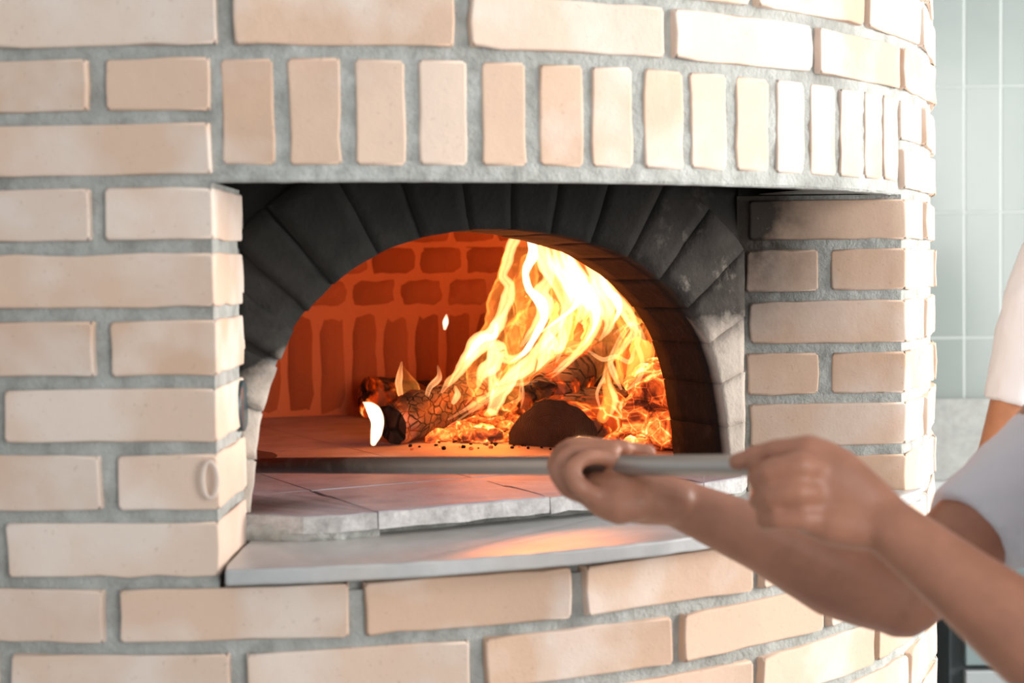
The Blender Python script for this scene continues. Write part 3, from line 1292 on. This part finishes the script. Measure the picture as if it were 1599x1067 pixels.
def tongue(mb, path, mat, flat=.6, hollow=0.0, n=16, seed=None, wob=.18):
    """path: (px, py, depth, half width in px)"""
    seed = random.random() * 90 if seed is None else seed
    pts = catmull(path, 7)
    P, Rr = [], []
    for x, y, Y, w in pts:
        q = at(x, y, Y)
        P.append(q)
        Rr.append(max(w, .25) / F * Y)
    for i, q in enumerate(P):
        r = Rr[i]
        P[i] = q + Vector((nz(q, 20, seed), nz(q, 20, seed + 7) * .5, 0)) * r * .5
    rg = tube_rings(P, Rr, n, flat, (0, 1, 0), ball0=True, ball1=True)
    out = []
    for ring_ in rg:
        c = sum(ring_, Vector()) / n
        out.append([c + (p - c) * (1 + wob * nz(p, 38, seed) + wob * .6 * nz(p, 90, seed + 5)) for p in ring_])
    loft(mb, out, mat)
    if hollow:
        inn = []
        for ring_ in out[3:-3]:
            c = sum(ring_, Vector()) / n
            inn.append([c + (p - c) * hollow for p in ring_])
        inn = [[p for p in reversed(r)] for r in inn]
        loft(mb, inn, mat)


fm = MB()
random.seed(5)
D = 2.52
# broad translucent bodies
bodies = [
    [(748, 628, 2.52, 6), (760, 575, 2.52, 32), (785, 510, 2.55, 34), (805, 445, 2.58, 32), (812, 390, 2.6, 24), (815, 345, 2.6, 8)],
    [(800, 620, 2.5, 6), (825, 550, 2.5, 40), (845, 470, 2.55, 42), (850, 410, 2.58, 34), (845, 350, 2.6, 10)],
    [(850, 600, 2.46, 6), (880, 530, 2.48, 36), (900, 460, 2.5, 36), (895, 400, 2.55, 28), (880, 345, 2.6, 8)],
    [(920, 600, 2.5, 6), (945, 530, 2.52, 34), (960, 470, 2.55, 30), (945, 410, 2.58, 22), (925, 360, 2.6, 6)],
    [(975, 625, 2.5, 6), (1000, 570, 2.5, 26), (992, 510, 2.52, 22), (968, 455, 2.55, 14), (955, 410, 2.55, 4)],
    [(705, 640, 2.55, 6), (715, 605, 2.55, 24), (735, 570, 2.55, 18), (752, 535, 2.55, 6)],
    [(765, 655, 2.45, 4), (790, 625, 2.45, 22), (812, 585, 2.48, 24), (830, 550, 2.5, 8)],
    [(650, 640, 2.6, 6), (640, 612, 2.6, 20), (630, 588, 2.6, 10), (626, 568, 2.6, 2)],
]
for b in bodies:
    tongue(fm, b, 0, .7, .9, 20, wob=.24)
# bright folded sheets and filaments
fil = [
    [(705, 612, 2.5, 4), (722, 580, 2.5, 9), (742, 552, 2.5, 11), (772, 528, 2.5, 8), (783, 490, 2.52, 6), (790, 440, 2.54, 8), (803, 395, 2.55, 10), (806, 350, 2.56, 3)],
    [(735, 622, 2.48, 4), (752, 590, 2.48, 9), (775, 562, 2.48, 8), (778, 540, 2.48, 3)],
    [(765, 620, 2.46, 4), (770, 598, 2.46, 7), (768, 580, 2.46, 3)],
    [(800, 600, 2.48, 3), (815, 570, 2.48, 7), (832, 535, 2.5, 8), (838, 490, 2.5, 9), (826, 450, 2.52, 8), (818, 410, 2.54, 11), (826, 375, 2.55, 8), (828, 345, 2.55, 3)],
    [(795, 556, 2.46, 2), (815, 560, 2.46, 4), (835, 543, 2.46, 5), (846, 505, 2.48, 8), (862, 470, 2.5, 10), (872, 425, 2.52, 9), (862, 390, 2.54, 8), (850, 360, 2.55, 3)],
    [(850, 520, 2.44, 1.5), (872, 503, 2.44, 3), (892, 488, 2.46, 5), (903, 468, 2.48, 9), (905, 430, 2.5, 14), (898, 400, 2.52, 14), (888, 365, 2.54, 5)],
    [(870, 610, 2.42, 2), (888, 575, 2.42, 4), (908, 545, 2.44, 7), (922, 510, 2.46, 9), (918, 470, 2.48, 12), (908, 430, 2.5, 12), (900, 395, 2.52, 4)],
    [(928, 545, 2.46, 2), (938, 505, 2.46, 7), (950, 470, 2.48, 10), (946, 440, 2.5, 12), (930, 415, 2.52, 9), (918, 392, 2.54, 3)],
    [(985, 610, 2.44, 2), (996, 585, 2.44, 4), (1001, 560, 2.44, 4), (992, 530, 2.46, 4), (975, 500, 2.48, 7), (966, 470, 2.5, 9), (955, 445, 2.52, 4)],
    [(965, 590, 2.46, 1.5), (955, 560, 2.46, 3), (968, 530, 2.46, 4), (985, 505, 2.48, 4), (978, 485, 2.5, 2)],
    [(800, 628, 2.40, 2), (812, 622, 2.4, 3), (815, 600, 2.4, 3), (813, 588, 2.4, 1)],
    [(725, 640, 2.42, 2), (760, 618, 2.42, 4), (795, 603, 2.42, 3), (830, 600, 2.42, 1.5)],
    [(700, 655, 2.40, 1.5), (745, 630, 2.40, 3.5), (790, 605, 2.4, 3), (850, 570, 2.42, 3), (880, 540, 2.44, 2)],
    [(690, 612, 2.5, 3), (700, 596, 2.5, 5), (708, 585, 2.5, 2)],
    [(665, 628, 2.5, 3), (672, 606, 2.5, 5), (685, 590, 2.52, 5), (683, 572, 2.52, 1.5)],
    [(626, 620, 2.55, 4), (622, 595, 2.55, 6), (627, 566, 2.55, 1.5)],
    [(880, 600, 2.5, 5), (865, 560, 2.5, 10), (880, 520, 2.5, 10), (885, 480, 2.52, 10), (870, 440, 2.54, 12), (848, 400, 2.56, 14), (840, 360, 2.56, 4)],
    [(770, 640, 2.46, 10), (785, 610, 2.46, 14), (800, 585, 2.48, 10), (812, 560, 2.48, 3)],
]
# fil entries are kept thin; wider bright folds follow (coordinates in a 2.37x grid from pixel 700, 270)
def cz_(pts, Y, dY=.03):
    k = len(pts) - 1
    return [(700 + x / 2.37, 270 + y / 2.37, Y + dY * i / k, w) for i, (x, y, w) in enumerate(pts)]


folds = [
    (1, cz_([(0, 790, 2), (40, 735, 9), (85, 660, 11), (110, 610, 8), (165, 590, 8), (185, 540, 9), (215, 470, 11), (225, 420, 9), (200, 380, 7), (225, 320, 9), (250, 250, 9), (262, 190, 2)], 2.52)),
    (2, cz_([(60, 700, 1), (95, 640, 5), (130, 610, 6), (170, 605, 5), (180, 560, 2)], 2.50)),
    (1, cz_([(110, 800, 2), (130, 740, 10), (170, 700, 13), (180, 640, 12), (215, 690, 8), (265, 680, 6), (300, 640, 3)], 2.48)),
    (1, cz_([(150, 830, 2), (165, 790, 8), (160, 740, 7), (175, 710, 2)], 2.44)),
    (2, cz_([(230, 700, 1.5), (285, 660, 4.5), (325, 590, 6), (350, 530, 7), (335, 470, 9), (300, 430, 7), (290, 370, 6), (310, 310, 9), (300, 240, 6), (300, 190, 2)], 2.48)),
    (1, cz_([(270, 640, 3), (330, 560, 10), (360, 500, 14), (345, 440, 13), (370, 390, 9), (360, 330, 10), (330, 270, 9), (320, 190, 2)], 2.50)),
    (1, cz_([(310, 690, 3), (360, 610, 9), (420, 540, 7), (445, 470, 7), (435, 400, 9), (400, 340, 10), (380, 270, 7), (360, 200, 2)], 2.46)),
    (2, cz_([(345, 590, 1), (405, 545, 3), (450, 512, 4), (478, 470, 5), (470, 420, 3)], 2.44)),
    (1, cz_([(360, 770, 2), (450, 690, 6), (515, 630, 7), (545, 560, 10), (540, 490, 14), (500, 430, 18), (470, 380, 15), (440, 320, 10), (420, 240, 2)], 2.44)),
    (2, cz_([(500, 640, 1), (540, 570, 4), (548, 510, 7), (520, 450, 11), (490, 410, 10), (465, 360, 8), (440, 290, 3)], 2.46)),
    (1, cz_([(560, 620, 2), (600, 560, 9), (580, 490, 12), (560, 420, 12), (530, 360, 8), (500, 300, 2)], 2.47)),
    (1, cz_([(600, 700, 2), (650, 640, 6), (690, 580, 7), (660, 520, 10), (620, 470, 10), (590, 410, 8), (560, 350, 2)], 2.48)),
    (2, cz_([(610, 560, 1), (635, 510, 5), (625, 470, 7), (590, 430, 6), (570, 380, 2)], 2.47)),
    (1, cz_([(655, 810, 1), (705, 765, 4), (718, 700, 4), (695, 640, 5), (700, 590, 5), (660, 540, 4), (640, 500, 1.5)], 2.42)),
    (1, cz_([(735, 650, 1), (715, 600, 4), (690, 560, 4), (650, 570, 3), (610, 600, 1)], 2.44)),
    (1, cz_([(520, 660, 1.5), (570, 690, 4), (620, 680, 4), (670, 700, 4), (690, 650, 2)], 2.44)),
    (1, cz_([(400, 700, 2), (430, 620, 7), (420, 560, 6), (440, 520, 2)], 2.46)),
    (1, cz_([(268, 872, 1), (278, 820, 2), (272, 770, 2.4), (275, 735, 1)], 2.36)),
    (1, cz_([(0, 940, 1), (110, 868, 2.4), (230, 792, 2.6), (330, 772, 1)], 2.36)),
    (1, cz_([(380, 760, 1), (430, 720, 3), (480, 660, 3), (500, 610, 1)], 2.40)),
    (1, cz_([(20, 850, 4), (35, 820, 6), (25, 790, 1.5)], 2.48)),
    (1, cz_([(300, 800, 3), (350, 720, 12), (380, 640, 14), (370, 590, 4)], 2.5)),
    (1, cz_([(200, 780, 3), (250, 740, 12), (300, 700, 12), (330, 640, 4)], 2.52)),
    (1, cz_([(640, 800, 2), (610, 740, 5), (600, 690, 4), (620, 640, 1)], 2.44)),
    (1, cz_([(470, 560, 2), (500, 500, 12), (490, 440, 20), (455, 380, 20), (420, 320, 14), (400, 240, 3)], 2.50)),
    (1, cz_([(60, 720, 2), (110, 650, 14), (150, 600, 14), (200, 540, 8), (220, 490, 2)], 2.54)),
    (1, cz_([(590, 540, 2), (600, 480, 12), (560, 400, 12), (520, 340, 8), (470, 270, 2)], 2.52)),
    (0, cz_([(620, 780, 6), (660, 700, 26), (700, 620, 26), (660, 540, 18), (600, 460, 6)], 2.50)),
    (0, cz_([(330, 800, 10), (400, 700, 36), (470, 600, 40), (480, 500, 30), (440, 400, 8)], 2.52)),
]
for mt, pth in folds:
    tongue(fm, pth, mt, .75, .3 if mt == 1 else .2, 14, wob=.28)
for b in fil[9:18]:
    tongue(fm, b, 1, .75, .6, 14, wob=.25)
random.seed(77)
for _ in range(13):                       # folded licks running up with the draught
    x0 = random.uniform(735, 985)
    top_ = 372 + abs(x0 - 850) * .5 + random.uniform(0, 110)
    bot_ = min(630, top_ + random.uniform(90, 200))
    Y = random.uniform(2.42, 2.62)
    ph, am = random.uniform(0, 6.28), random.uniform(6, 17)
    w0 = random.uniform(6, 17)
    path = []
    for k in range(7):
        t = k / 6
        x = x0 + am * math.sin(ph + 4.2 * t) * (.5 + t) + (t * 26 if x0 < 880 else -t * 34)
        path.append((x, bot_ + (top_ - bot_) * t, Y + .06 * t, w0 * [.25, .75, 1, .95, .7, .4, .1][k]))
    tongue(fm, path, random.choice((0, 1, 1)), .6, .88, 14, wob=.3)
fo = fm.build('flame', [M_F0, M_F1, M_F2])
tag(fo, 'tall yellow and white flames leaping over the pile of logs', 'flame', kind='stuff')


def small_flame(path_list, label, core=2):
    mb = MB()
    for mat, pth in path_list:
        tongue(mb, pth, mat, .8, .0, 14, wob=.18)
    q = at(*path_list[0][1][0][:3])
    o = mb.build('flame', [M_F0, M_F1, M_F2], None, tuple(q))
    return tag(o, label, 'flame')


small_flame([(0, [(584, 690, 2.30, 6), (590, 672, 2.30, 10), (586, 645, 2.30, 10), (574, 625, 2.30, 3)]),
             (2, [(583, 692, 2.30, 5), (586, 676, 2.30, 9), (587, 660, 2.30, 10), (585, 645, 2.3, 11), (577, 635, 2.30, 8), (568, 629, 2.30, 2)])],
            'small white hot flame standing at the tip of the black cracked log')
small_flame([(0, [(940, 652, 2.28, 10), (950, 625, 2.28, 13), (948, 595, 2.3, 8), (946, 566, 2.3, 1.5)]),
             (1, [(955, 648, 2.28, 3), (962, 625, 2.28, 5), (953, 603, 2.3, 4), (947, 574, 2.3, 1)]),
             (1, [(938, 640, 2.28, 2), (932, 615, 2.28, 3), (942, 590, 2.3, 3), (946, 572, 2.3, 1)])],
            'lone pointed flame licking over the top of the half-round log')
small_flame([(2, [(695, 513, 2.5, 3), (696, 503, 2.5, 5), (697, 492, 2.5, 1.5)])], 'single bright spark floating before the back wall')

fire_light((at(850, 520, 2.5)), 3.2, .09, (1.0, .19, .018))
fire_light((at(760, 600, 2.5)), 2.1, .06, (1.0, .19, .018))
fire_light((at(985, 640, 2.42)), .3, .05, (1.0, .2, .02))
fire_light((at(590, 655, 2.26)), .07, .012, (1.0, .42, .1))

# ------------------------------------------------------------------ peel
PA, PB = Vector((.16084, 1.44, 1.3007)), Vector((-.23054, 1.9, 1.24922))
pd = (PB - PA).normalized()
p_but = PA - pd * .115
p_head = PA + pd * .80
peel = thing('pizza_peel', tuple(p_head), 'long steel pizza peel pole held in both hands and reaching into the oven', 'pizza peel')
b_ = MB()
M_PEEL, nt_, bs_ = new_mat('dark_ended_steel_pole')
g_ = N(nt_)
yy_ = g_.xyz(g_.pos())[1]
far_dark = g_.math('MULTIPLY', g_.maprange(yy_, 1.56, 1.86), g_.maprange(g_.noise(40, 4), .2, .5, .75, 1.0))  # pole colour darkens towards its far end
g_.link(g_.mix(far_dark, (.46, .43, .39), (.05, .035, .03)), bs_.inputs['Base Color'])
g_.link(g_.mix(far_dark, (.75, .75, .75), (.1, .1, .1)), bs_.inputs['Metallic'])
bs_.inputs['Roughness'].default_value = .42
loft(b_, tube_rings([p_but + (p_head - p_but) * t / 12 for t in range(13)], [.0098] * 13, 16, ball0=True, ball1=True))
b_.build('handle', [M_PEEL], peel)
b_ = MB()
sd = pd.cross(Vector((0, 0, 1))).normalized()
flt = Vector((pd.x, pd.y, 0)).normalized()
ctr = p_head + flt * .10
outl = [ctr + flt * (.105 * math.cos(2 * pi * i / 40)) + sd * (.105 * math.sin(2 * pi * i / 40)) for i in range(40)]
zz = p_head.z
loft(b_, [[Vector((p.x, p.y, zz - .0015)) for p in outl], [Vector((p.x, p.y, zz + .0015)) for p in outl]], smooth=False)
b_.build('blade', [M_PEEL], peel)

# ------------------------------------------------------------------ people
def mat_skin(name, col, tone):
    m, nt, b = new_mat(name)
    g = N(nt)
    f = g.noise(28, 4, .6)
    c = g.ramp(f, [(.3, tuple(k * .86 for k in col)), (.7, tuple(min(1, k * 1.12) for k in col))])
    c = g.mix(g.math('MULTIPLY', g.maprange(g.noise(60, 3), .5, .7), .25), c, tone)
    g.link(c, b.inputs['Base Color'])
    b.inputs['Roughness'].default_value = .48
    b.inputs['Subsurface Weight'].default_value = .12
    b.inputs['Subsurface Radius'].default_value = (.012, .005, .003)
    b.inputs['Subsurface Scale'].default_value = .6
    g.link(g.bump(g.noise(180, 3), .12, .002), b.inputs['Normal'])
    return m


M_SKIN = mat_skin('brown_skin', (.37, .158, .092), (.42, .175, .11))
M_SKIN2 = mat_skin('tan_skin', (.42, .18, .09), (.44, .18, .09))
M_SHIRT = simple('white_cotton', (.70, .70, .73), .9, bump=(120, .15, .002), spec=.1)
M_TROUSER = simple('dark_cotton', (.04, .045, .055), .9, spec=.1)
M_HAIR = simple('dark_hair', (.015, .012, .010), .6, bump=(150, .6, .004))
M_EYE = simple('eye', (.05, .03, .02), .2)


def limb(mb, pts, rad, n=16, flat=1.0, flatdir=None, b0=True, b1=True):
    loft(mb, tube_rings(pts, rad, n, flat, flatdir, b0, b1))


def fused(mb, name, mats, parent, voxel, smooth=4, origin=None):
    o = mb.build(name, mats, parent, origin)
    r = o.modifiers.new('fuse', 'REMESH')
    r.mode = 'VOXEL'
    r.voxel_size = voxel
    r.use_smooth_shade = True
    if smooth:
        s = o.modifiers.new('soften', 'SMOOTH')
        s.factor = .5
        s.iterations = smooth
    return o


def finger(mb, pts, r0, r1):
    n = len(pts)
    P = catmull([tuple(p) for p in pts], 3)
    m_ = len(P)
    rr = []
    for i in range(m_):
        t = i / (m_ - 1)
        k = r0 + (r1 - r0) * t
        k *= 1 + .07 * math.cos(2 * pi * t * (n - 1))
        rr.append(k)
    limb(mb, P, rr, 12)


def standing_body(mb, hip, chest, neck, head, face, lateral, s=1.0):
    """pelvis, trunk, neck, head and legs; face = unit facing vector, lateral = unit vector to the person's left"""
    hip, chest, neck, head = map(Vector, (hip, chest, neck, head))
    face, lateral = Vector(face), Vector(lateral)
    limb(mb, [hip, hip.lerp(chest, .45), chest, chest.lerp(neck, .55)], [.15 * s, .135 * s, .165 * s, .12 * s], 20, .66, tuple(face))
    limb(mb, [chest.lerp(neck, .5), neck, head - Vector((0, 0, .05))], [.066 * s, .056 * s, .058 * s], 16)
    # skull and jaw
    limb(mb, [head + Vector((0, 0, -.035)), head + Vector((0, 0, .045))], [.078 * s, .084 * s], 18, 1.15, tuple(face))
    limb(mb, [head + face * .045 + Vector((0, 0, -.085)), head + face * .03 + Vector((0, 0, -.03))], [.038 * s, .058 * s], 14)
    limb(mb, [head + face * .092 + Vector((0, 0, .02)), head + face * .104 + Vector((0, 0, -.022))], [.009, .013], 10)      # nose
    limb(mb, [head + face * .080 + Vector((0, 0, -.060)) - lateral * .02, head + face * .088 + Vector((0, 0, -.060)), head + face * .080 + Vector((0, 0, -.060)) + lateral * .02], [.006, .009, .006], 10)
    limb(mb, [head + face * .078 - lateral * .045 + Vector((0, 0, .032)), head + face * .086 + Vector((0, 0, .034)), head + face * .078 + lateral * .045 + Vector((0, 0, .032))], [.010, .010, .010], 10)
    for sg in (-1, 1):
        e = head + lateral * (.082 * s * sg)
        limb(mb, [e + Vector((0, 0, .022)), e + Vector((0, 0, -.022))], [.016, .011], 10, .5, tuple(lateral))
        h = hip + lateral * (.085 * s * sg)
        k = Vector((h.x, h.y, hip.z * .53)) + face * .02
        f = Vector((h.x, h.y, .085))
        limb(mb, [h, h.lerp(k, .5), k, k.lerp(f, .35) - face * .02, f], [.088 * s, .076 * s, .054 * s, .056 * s, .038 * s], 16)
        limb(mb, [f + Vector((0, 0, -.04)) - face * .04, f + face * .13 + Vector((0, 0, -.052))], [.036, .030], 14)


def dress(parent, hip, chest, neck, face, lateral, sleeves, s=1.0, collar=True, org=None):
    hip, chest, neck = map(Vector, (hip, chest, neck))
    sh = MB()
    limb(sh, [hip - Vector((0, 0, .09)), hip, hip.lerp(chest, .45), chest, chest.lerp(neck, .45), chest.lerp(neck, .74)],
         [.168 * s, .166 * s, .155 * s, .182 * s, .15 * s, .074 * s], 24, .70, tuple(face), False, False)
    for pts, rad in sleeves:
        limb(sh, pts, rad, 20, b1=False)
    o = fused(sh, 't_shirt', [M_SHIRT], parent, .007, 5)
    wr = bpy.data.textures.new('folds', 'CLOUDS')
    wr.noise_scale = .06
    dm = o.modifiers.new('folds', 'DISPLACE')
    dm.texture = wr
    dm.strength = .010
    dm.mid_level = .5
    dm.texture_coords = 'GLOBAL'
    tr = MB()
    for sg in (-1, 1):
        h = hip + Vector(lateral) * (.085 * s * sg)
        k = Vector((h.x, h.y, hip.z * .53)) + Vector(face) * .02
        f = Vector((h.x, h.y, .075))
        limb(tr, [h + Vector((0, 0, .02)), h.lerp(k, .5), k, f], [.102 * s, .092 * s, .074 * s, .062 * s], 18, b1=False)
    limb(tr, [hip - Vector((0, 0, .04)), hip + Vector((0, 0, .06))], [.158 * s, .15 * s], 20, .72, tuple(face))
    fused(tr, 'trousers', [M_TROUSER], parent, .010, 4)


def hair_cap(parent, head, face, s=1.0):
    hb = MB()
    head, face = Vector(head), Vector(face)
    limb(hb, [head - face * .022 + Vector((0, 0, .0)), head - face * .008 + Vector((0, 0, .062))], [.086 * s, .087 * s], 18, 1.12, tuple(face))
    fused(hb, 'hair', [M_HAIR], parent, .008, 3)


fused(LUMP, 'mortar_packing', [M_LINTEL], oven, .003, 3)

# person holding the peel -------------------------------------------------
face1, lat1 = Vector((-1, -.05, 0)).normalized(), Vector((.05, -1, 0)).normalized()
P1 = thing('person', (.60, 1.47, 0), 'person in a white t-shirt gripping the long peel pole with both hands before the oven', 'person')
hip1, chest1, neck1, head1 = (.64, 1.47, .84), (.612, 1.47, 1.20), (.625, 1.47, 1.41), (.635, 1.47, 1.545)
bd = MB()
standing_body(bd, hip1, chest1, neck1, head1, face1, lat1, .97)
# far arm (palm up under the pole)
shF, elF, wrF = at(1668, 690, 1.63), at(1408, 935, 1.55), at(1052, 783, 1.515)
limb(bd, [shF, shF.lerp(elF, .35), shF.lerp(elF, .75), elF], [.058, .047, .042, .039], 18)
mid = elF.lerp(wrF, .30) + Vector((0, 0, -.004))
limb(bd, [elF, elF.lerp(wrF, .15), mid, elF.lerp(wrF, .62), wrF], [.038, .043, .0425, .032, .0235], 18, .92, (0, 1, 0))
limb(bd, [wrF, at(1015, 778, 1.515), at(975, 772, 1.518), at(938, 768, 1.522)], [.0235, .026, .0265, .022], 16, 1.35, (0, 1, 0))
limb(bd, [at(1000, 785, 1.492), at(965, 790, 1.492), at(940, 785, 1.497)], [.017, .019, .015], 14)      # heel of the hand
limb(bd, [at(1030, 772, 1.545), at(985, 762, 1.56), at(950, 752, 1.565)], [.018, .019, .013], 14)      # thumb ball
finger(bd, [at(940, 778, 1.493), at(905, 760, 1.484), at(893, 733, 1.487), at(918, 714, 1.498), at(957, 718, 1.508)], .0098, .0078)
finger(bd, [at(932, 780, 1.510), at(888, 762, 1.503), at(872, 733, 1.506), at(893, 706, 1.518), at(958, 704, 1.524)], .0104, .0082)
finger(bd, [at(930, 776, 1.530), at(885, 756, 1.526), at(868, 728, 1.528), at(890, 698, 1.538), at(975, 700, 1.545)], .0106, .0084)
finger(bd, [at(930, 770, 1.550), at(888, 748, 1.548), at(876, 716, 1.550), at(905, 694, 1.556), at(1012, 706, 1.560)], .0102, .0080)
finger(bd, [at(985, 760, 1.565), at(950, 742, 1.582), at(915, 722, 1.592)], .0125, .0095)
# near arm (overhand grip)
shN, elN, wrN = at(1850, 560, 1.29), at(1735, 1095, 1.25), at(1388, 822, 1.325)
limb(bd, [shN, shN.lerp(elN, .35), shN.lerp(elN, .75), elN], [.058, .048, .043, .040], 18)
limb(bd, [elN, elN.lerp(wrN, .16), elN.lerp(wrN, .34), elN.lerp(wrN, .68), wrN], [.039, .043, .041, .0315, .025], 18, .95, (0, 1, 0))
limb(bd, [wrN, at(1340, 785, 1.332), at(1295, 752, 1.338), at(1268, 735, 1.342)], [.025, .029, .032, .030], 18, .62, (0, 1, 0))
limb(bd, [at(1350, 770, 1.34), at(1300, 722, 1.342), at(1264, 700, 1.345)], [.016, .0145, .0125], 14)
limb(bd, [at(1345, 822, 1.33), at(1295, 815, 1.332), at(1262, 810, 1.334)], [.021, .020, .015], 14)
finger(bd, [at(1290, 716, 1.340), at(1262, 700, 1.338), at(1212, 704, 1.352), at(1178, 712, 1.362), at(1152, 722, 1.366)], .0118, .0080)
finger(bd, [at(1285, 738, 1.332), at(1250, 726, 1.323), at(1200, 736, 1.330), at(1184, 746, 1.350), at(1200, 744, 1.378)], .0118, .0088)
finger(bd, [at(1285, 772, 1.330), at(1248, 768, 1.320), at(1203, 774, 1.328), at(1186, 782, 1.346), at(1208, 776, 1.372)], .0115, .0088)
finger(bd, [at(1300, 808, 1.332), at(1256, 810, 1.322), at(1214, 811, 1.330), at(1196, 815, 1.345), at(1215, 809, 1.366)], .0106, .0082)
finger(bd, [at(1345, 780, 1.355), at(1285, 752, 1.378), at(1235, 742, 1.395), at(1190, 732, 1.400)], .0145, .0095)
body = fused(bd, 'body', [M_SKIN], P1, .0034, 5)
sl1 = [([shF.lerp(elF, -.12), shF.lerp(elF, .12), shF.lerp(elF, .35), shF.lerp(elF, .60)], [.050, .056, .056, .054]),
       ([shN.lerp(elN, -.10), shN.lerp(elN, .12), shN.lerp(elN, .38), shN.lerp(elN, .60)], [.062, .070, .070, .066])]
dress(P1, hip1, chest1, neck1, face1, lat1, sl1, .97)
hair_cap(P1, head1, face1)
for sg in (-1, 1):
    eb = MB()
    c = Vector(head1) + face1 * .079 + lat1 * (.031 * sg) + Vector((0, 0, .014))
    limb(eb, [c - lat1 * .002, c + lat1 * .002], [.0085, .0085], 10)
    eb.build('eye', [M_EYE], P1)

# person standing behind by the counter ------------------------------------
face2, lat2 = Vector((-.35, -1, 0)).normalized(), Vector((1, -.35, 0)).normalized()
P2 = thing('person', (1.26, 2.98, 0), 'person in a white t-shirt with bare forearm standing behind by the counter', 'person')
hip2, chest2, neck2, head2 = (1.26, 2.98, .90), (1.24, 2.96, 1.27), (1.24, 2.96, 1.50), (1.23, 2.94, 1.64)
bd = MB()
standing_body(bd, hip2, chest2, neck2, head2, face2, lat2, 1.0)
shA, elA = at(1640, 440, 2.96), at(1556, 730, 2.96)
wrA = at(1640, 900, 2.80)
limb(bd, [shA, shA.lerp(elA, .4), shA.lerp(elA, .8), elA], [.060, .050, .043, .040], 18)
limb(bd, [elA, elA.lerp(wrA, .3), wrA], [.040, .041, .026], 16)
ha = (wrA - elA).normalized()
limb(bd, [wrA, wrA + ha * .05, wrA + ha * .085], [.025, .032, .028], 16, .6, (0, 1, 0))
for k in range(4):
    b0 = wrA + ha * .085 + Vector((-.03 + .02 * k, 0, 0))
    finger(bd, [b0, b0 + ha * .03 + Vector((0, -.004, 0)), b0 + ha * .055 + Vector((.004, -.012, 0)), b0 + ha * (.07 - .006 * abs(k - 1.5)) + Vector((.008, -.022, 0))], .0095, .0078)
b0 = wrA + ha * .02 + Vector((.02, -.02, 0))
finger(bd, [b0, b0 + ha * .03 + Vector((.018, -.012, 0)), b0 + ha * .06 + Vector((.02, -.02, 0))], .012, .009)
shB = Vector(neck2) + lat2 * .19 - Vector((0, 0, .06))
elB = shB + lat2 * .06 - Vector((0, 0, .27))
wrB = elB + face2 * .10 - Vector((0, 0, .22))
limb(bd, [shB, shB.lerp(elB, .4), elB], [.060, .049, .040], 18)
limb(bd, [elB, elB.lerp(wrB, .3), wrB], [.040, .041, .026], 16)
hb_ = (wrB - elB).normalized()
limb(bd, [wrB, wrB + hb_ * .05, wrB + hb_ * .085], [.025, .032, .028], 16, .6, tuple(lat2))
for k in range(4):
    b0 = wrB + hb_ * .085 + face2 * (-.03 + .02 * k)
    finger(bd, [b0, b0 + hb_ * .03, b0 + hb_ * .055 - lat2 * .008, b0 + hb_ * (.07 - .006 * abs(k - 1.5)) - lat2 * .018], .0095, .0078)
b0 = wrB + hb_ * .02 + face2 * .03
finger(bd, [b0, b0 + hb_ * .03 + face2 * .016, b0 + hb_ * .06 + face2 * .018], .012, .009)
fused(bd, 'body', [M_SKIN2], P2, .006, 4)
sl2 = [([shA.lerp(elA, -.15), shA.lerp(elA, .15), shA.lerp(elA, .4), shA.lerp(elA, .665)], [.066, .074, .070, .058]),
       ([shB.lerp(elB, -.15), shB.lerp(elB, .15), shB.lerp(elB, .4), shB.lerp(elB, .66)], [.066, .072, .068, .060])]
dress(P2, hip2, chest2, neck2, face2, lat2, sl2, 1.0)
hair_cap(P2, head2, face2)
for sg in (-1, 1):
    eb = MB()
    c = Vector(head2) + face2 * .079 + lat2 * (.031 * sg) + Vector((0, 0, .014))
    limb(eb, [c - lat2 * .002, c + lat2 * .002], [.0085, .0085], 10)
    eb.build('eye', [M_EYE], P2)
for o in SC.objects:
    if '_o' in o:
        del o['_o']
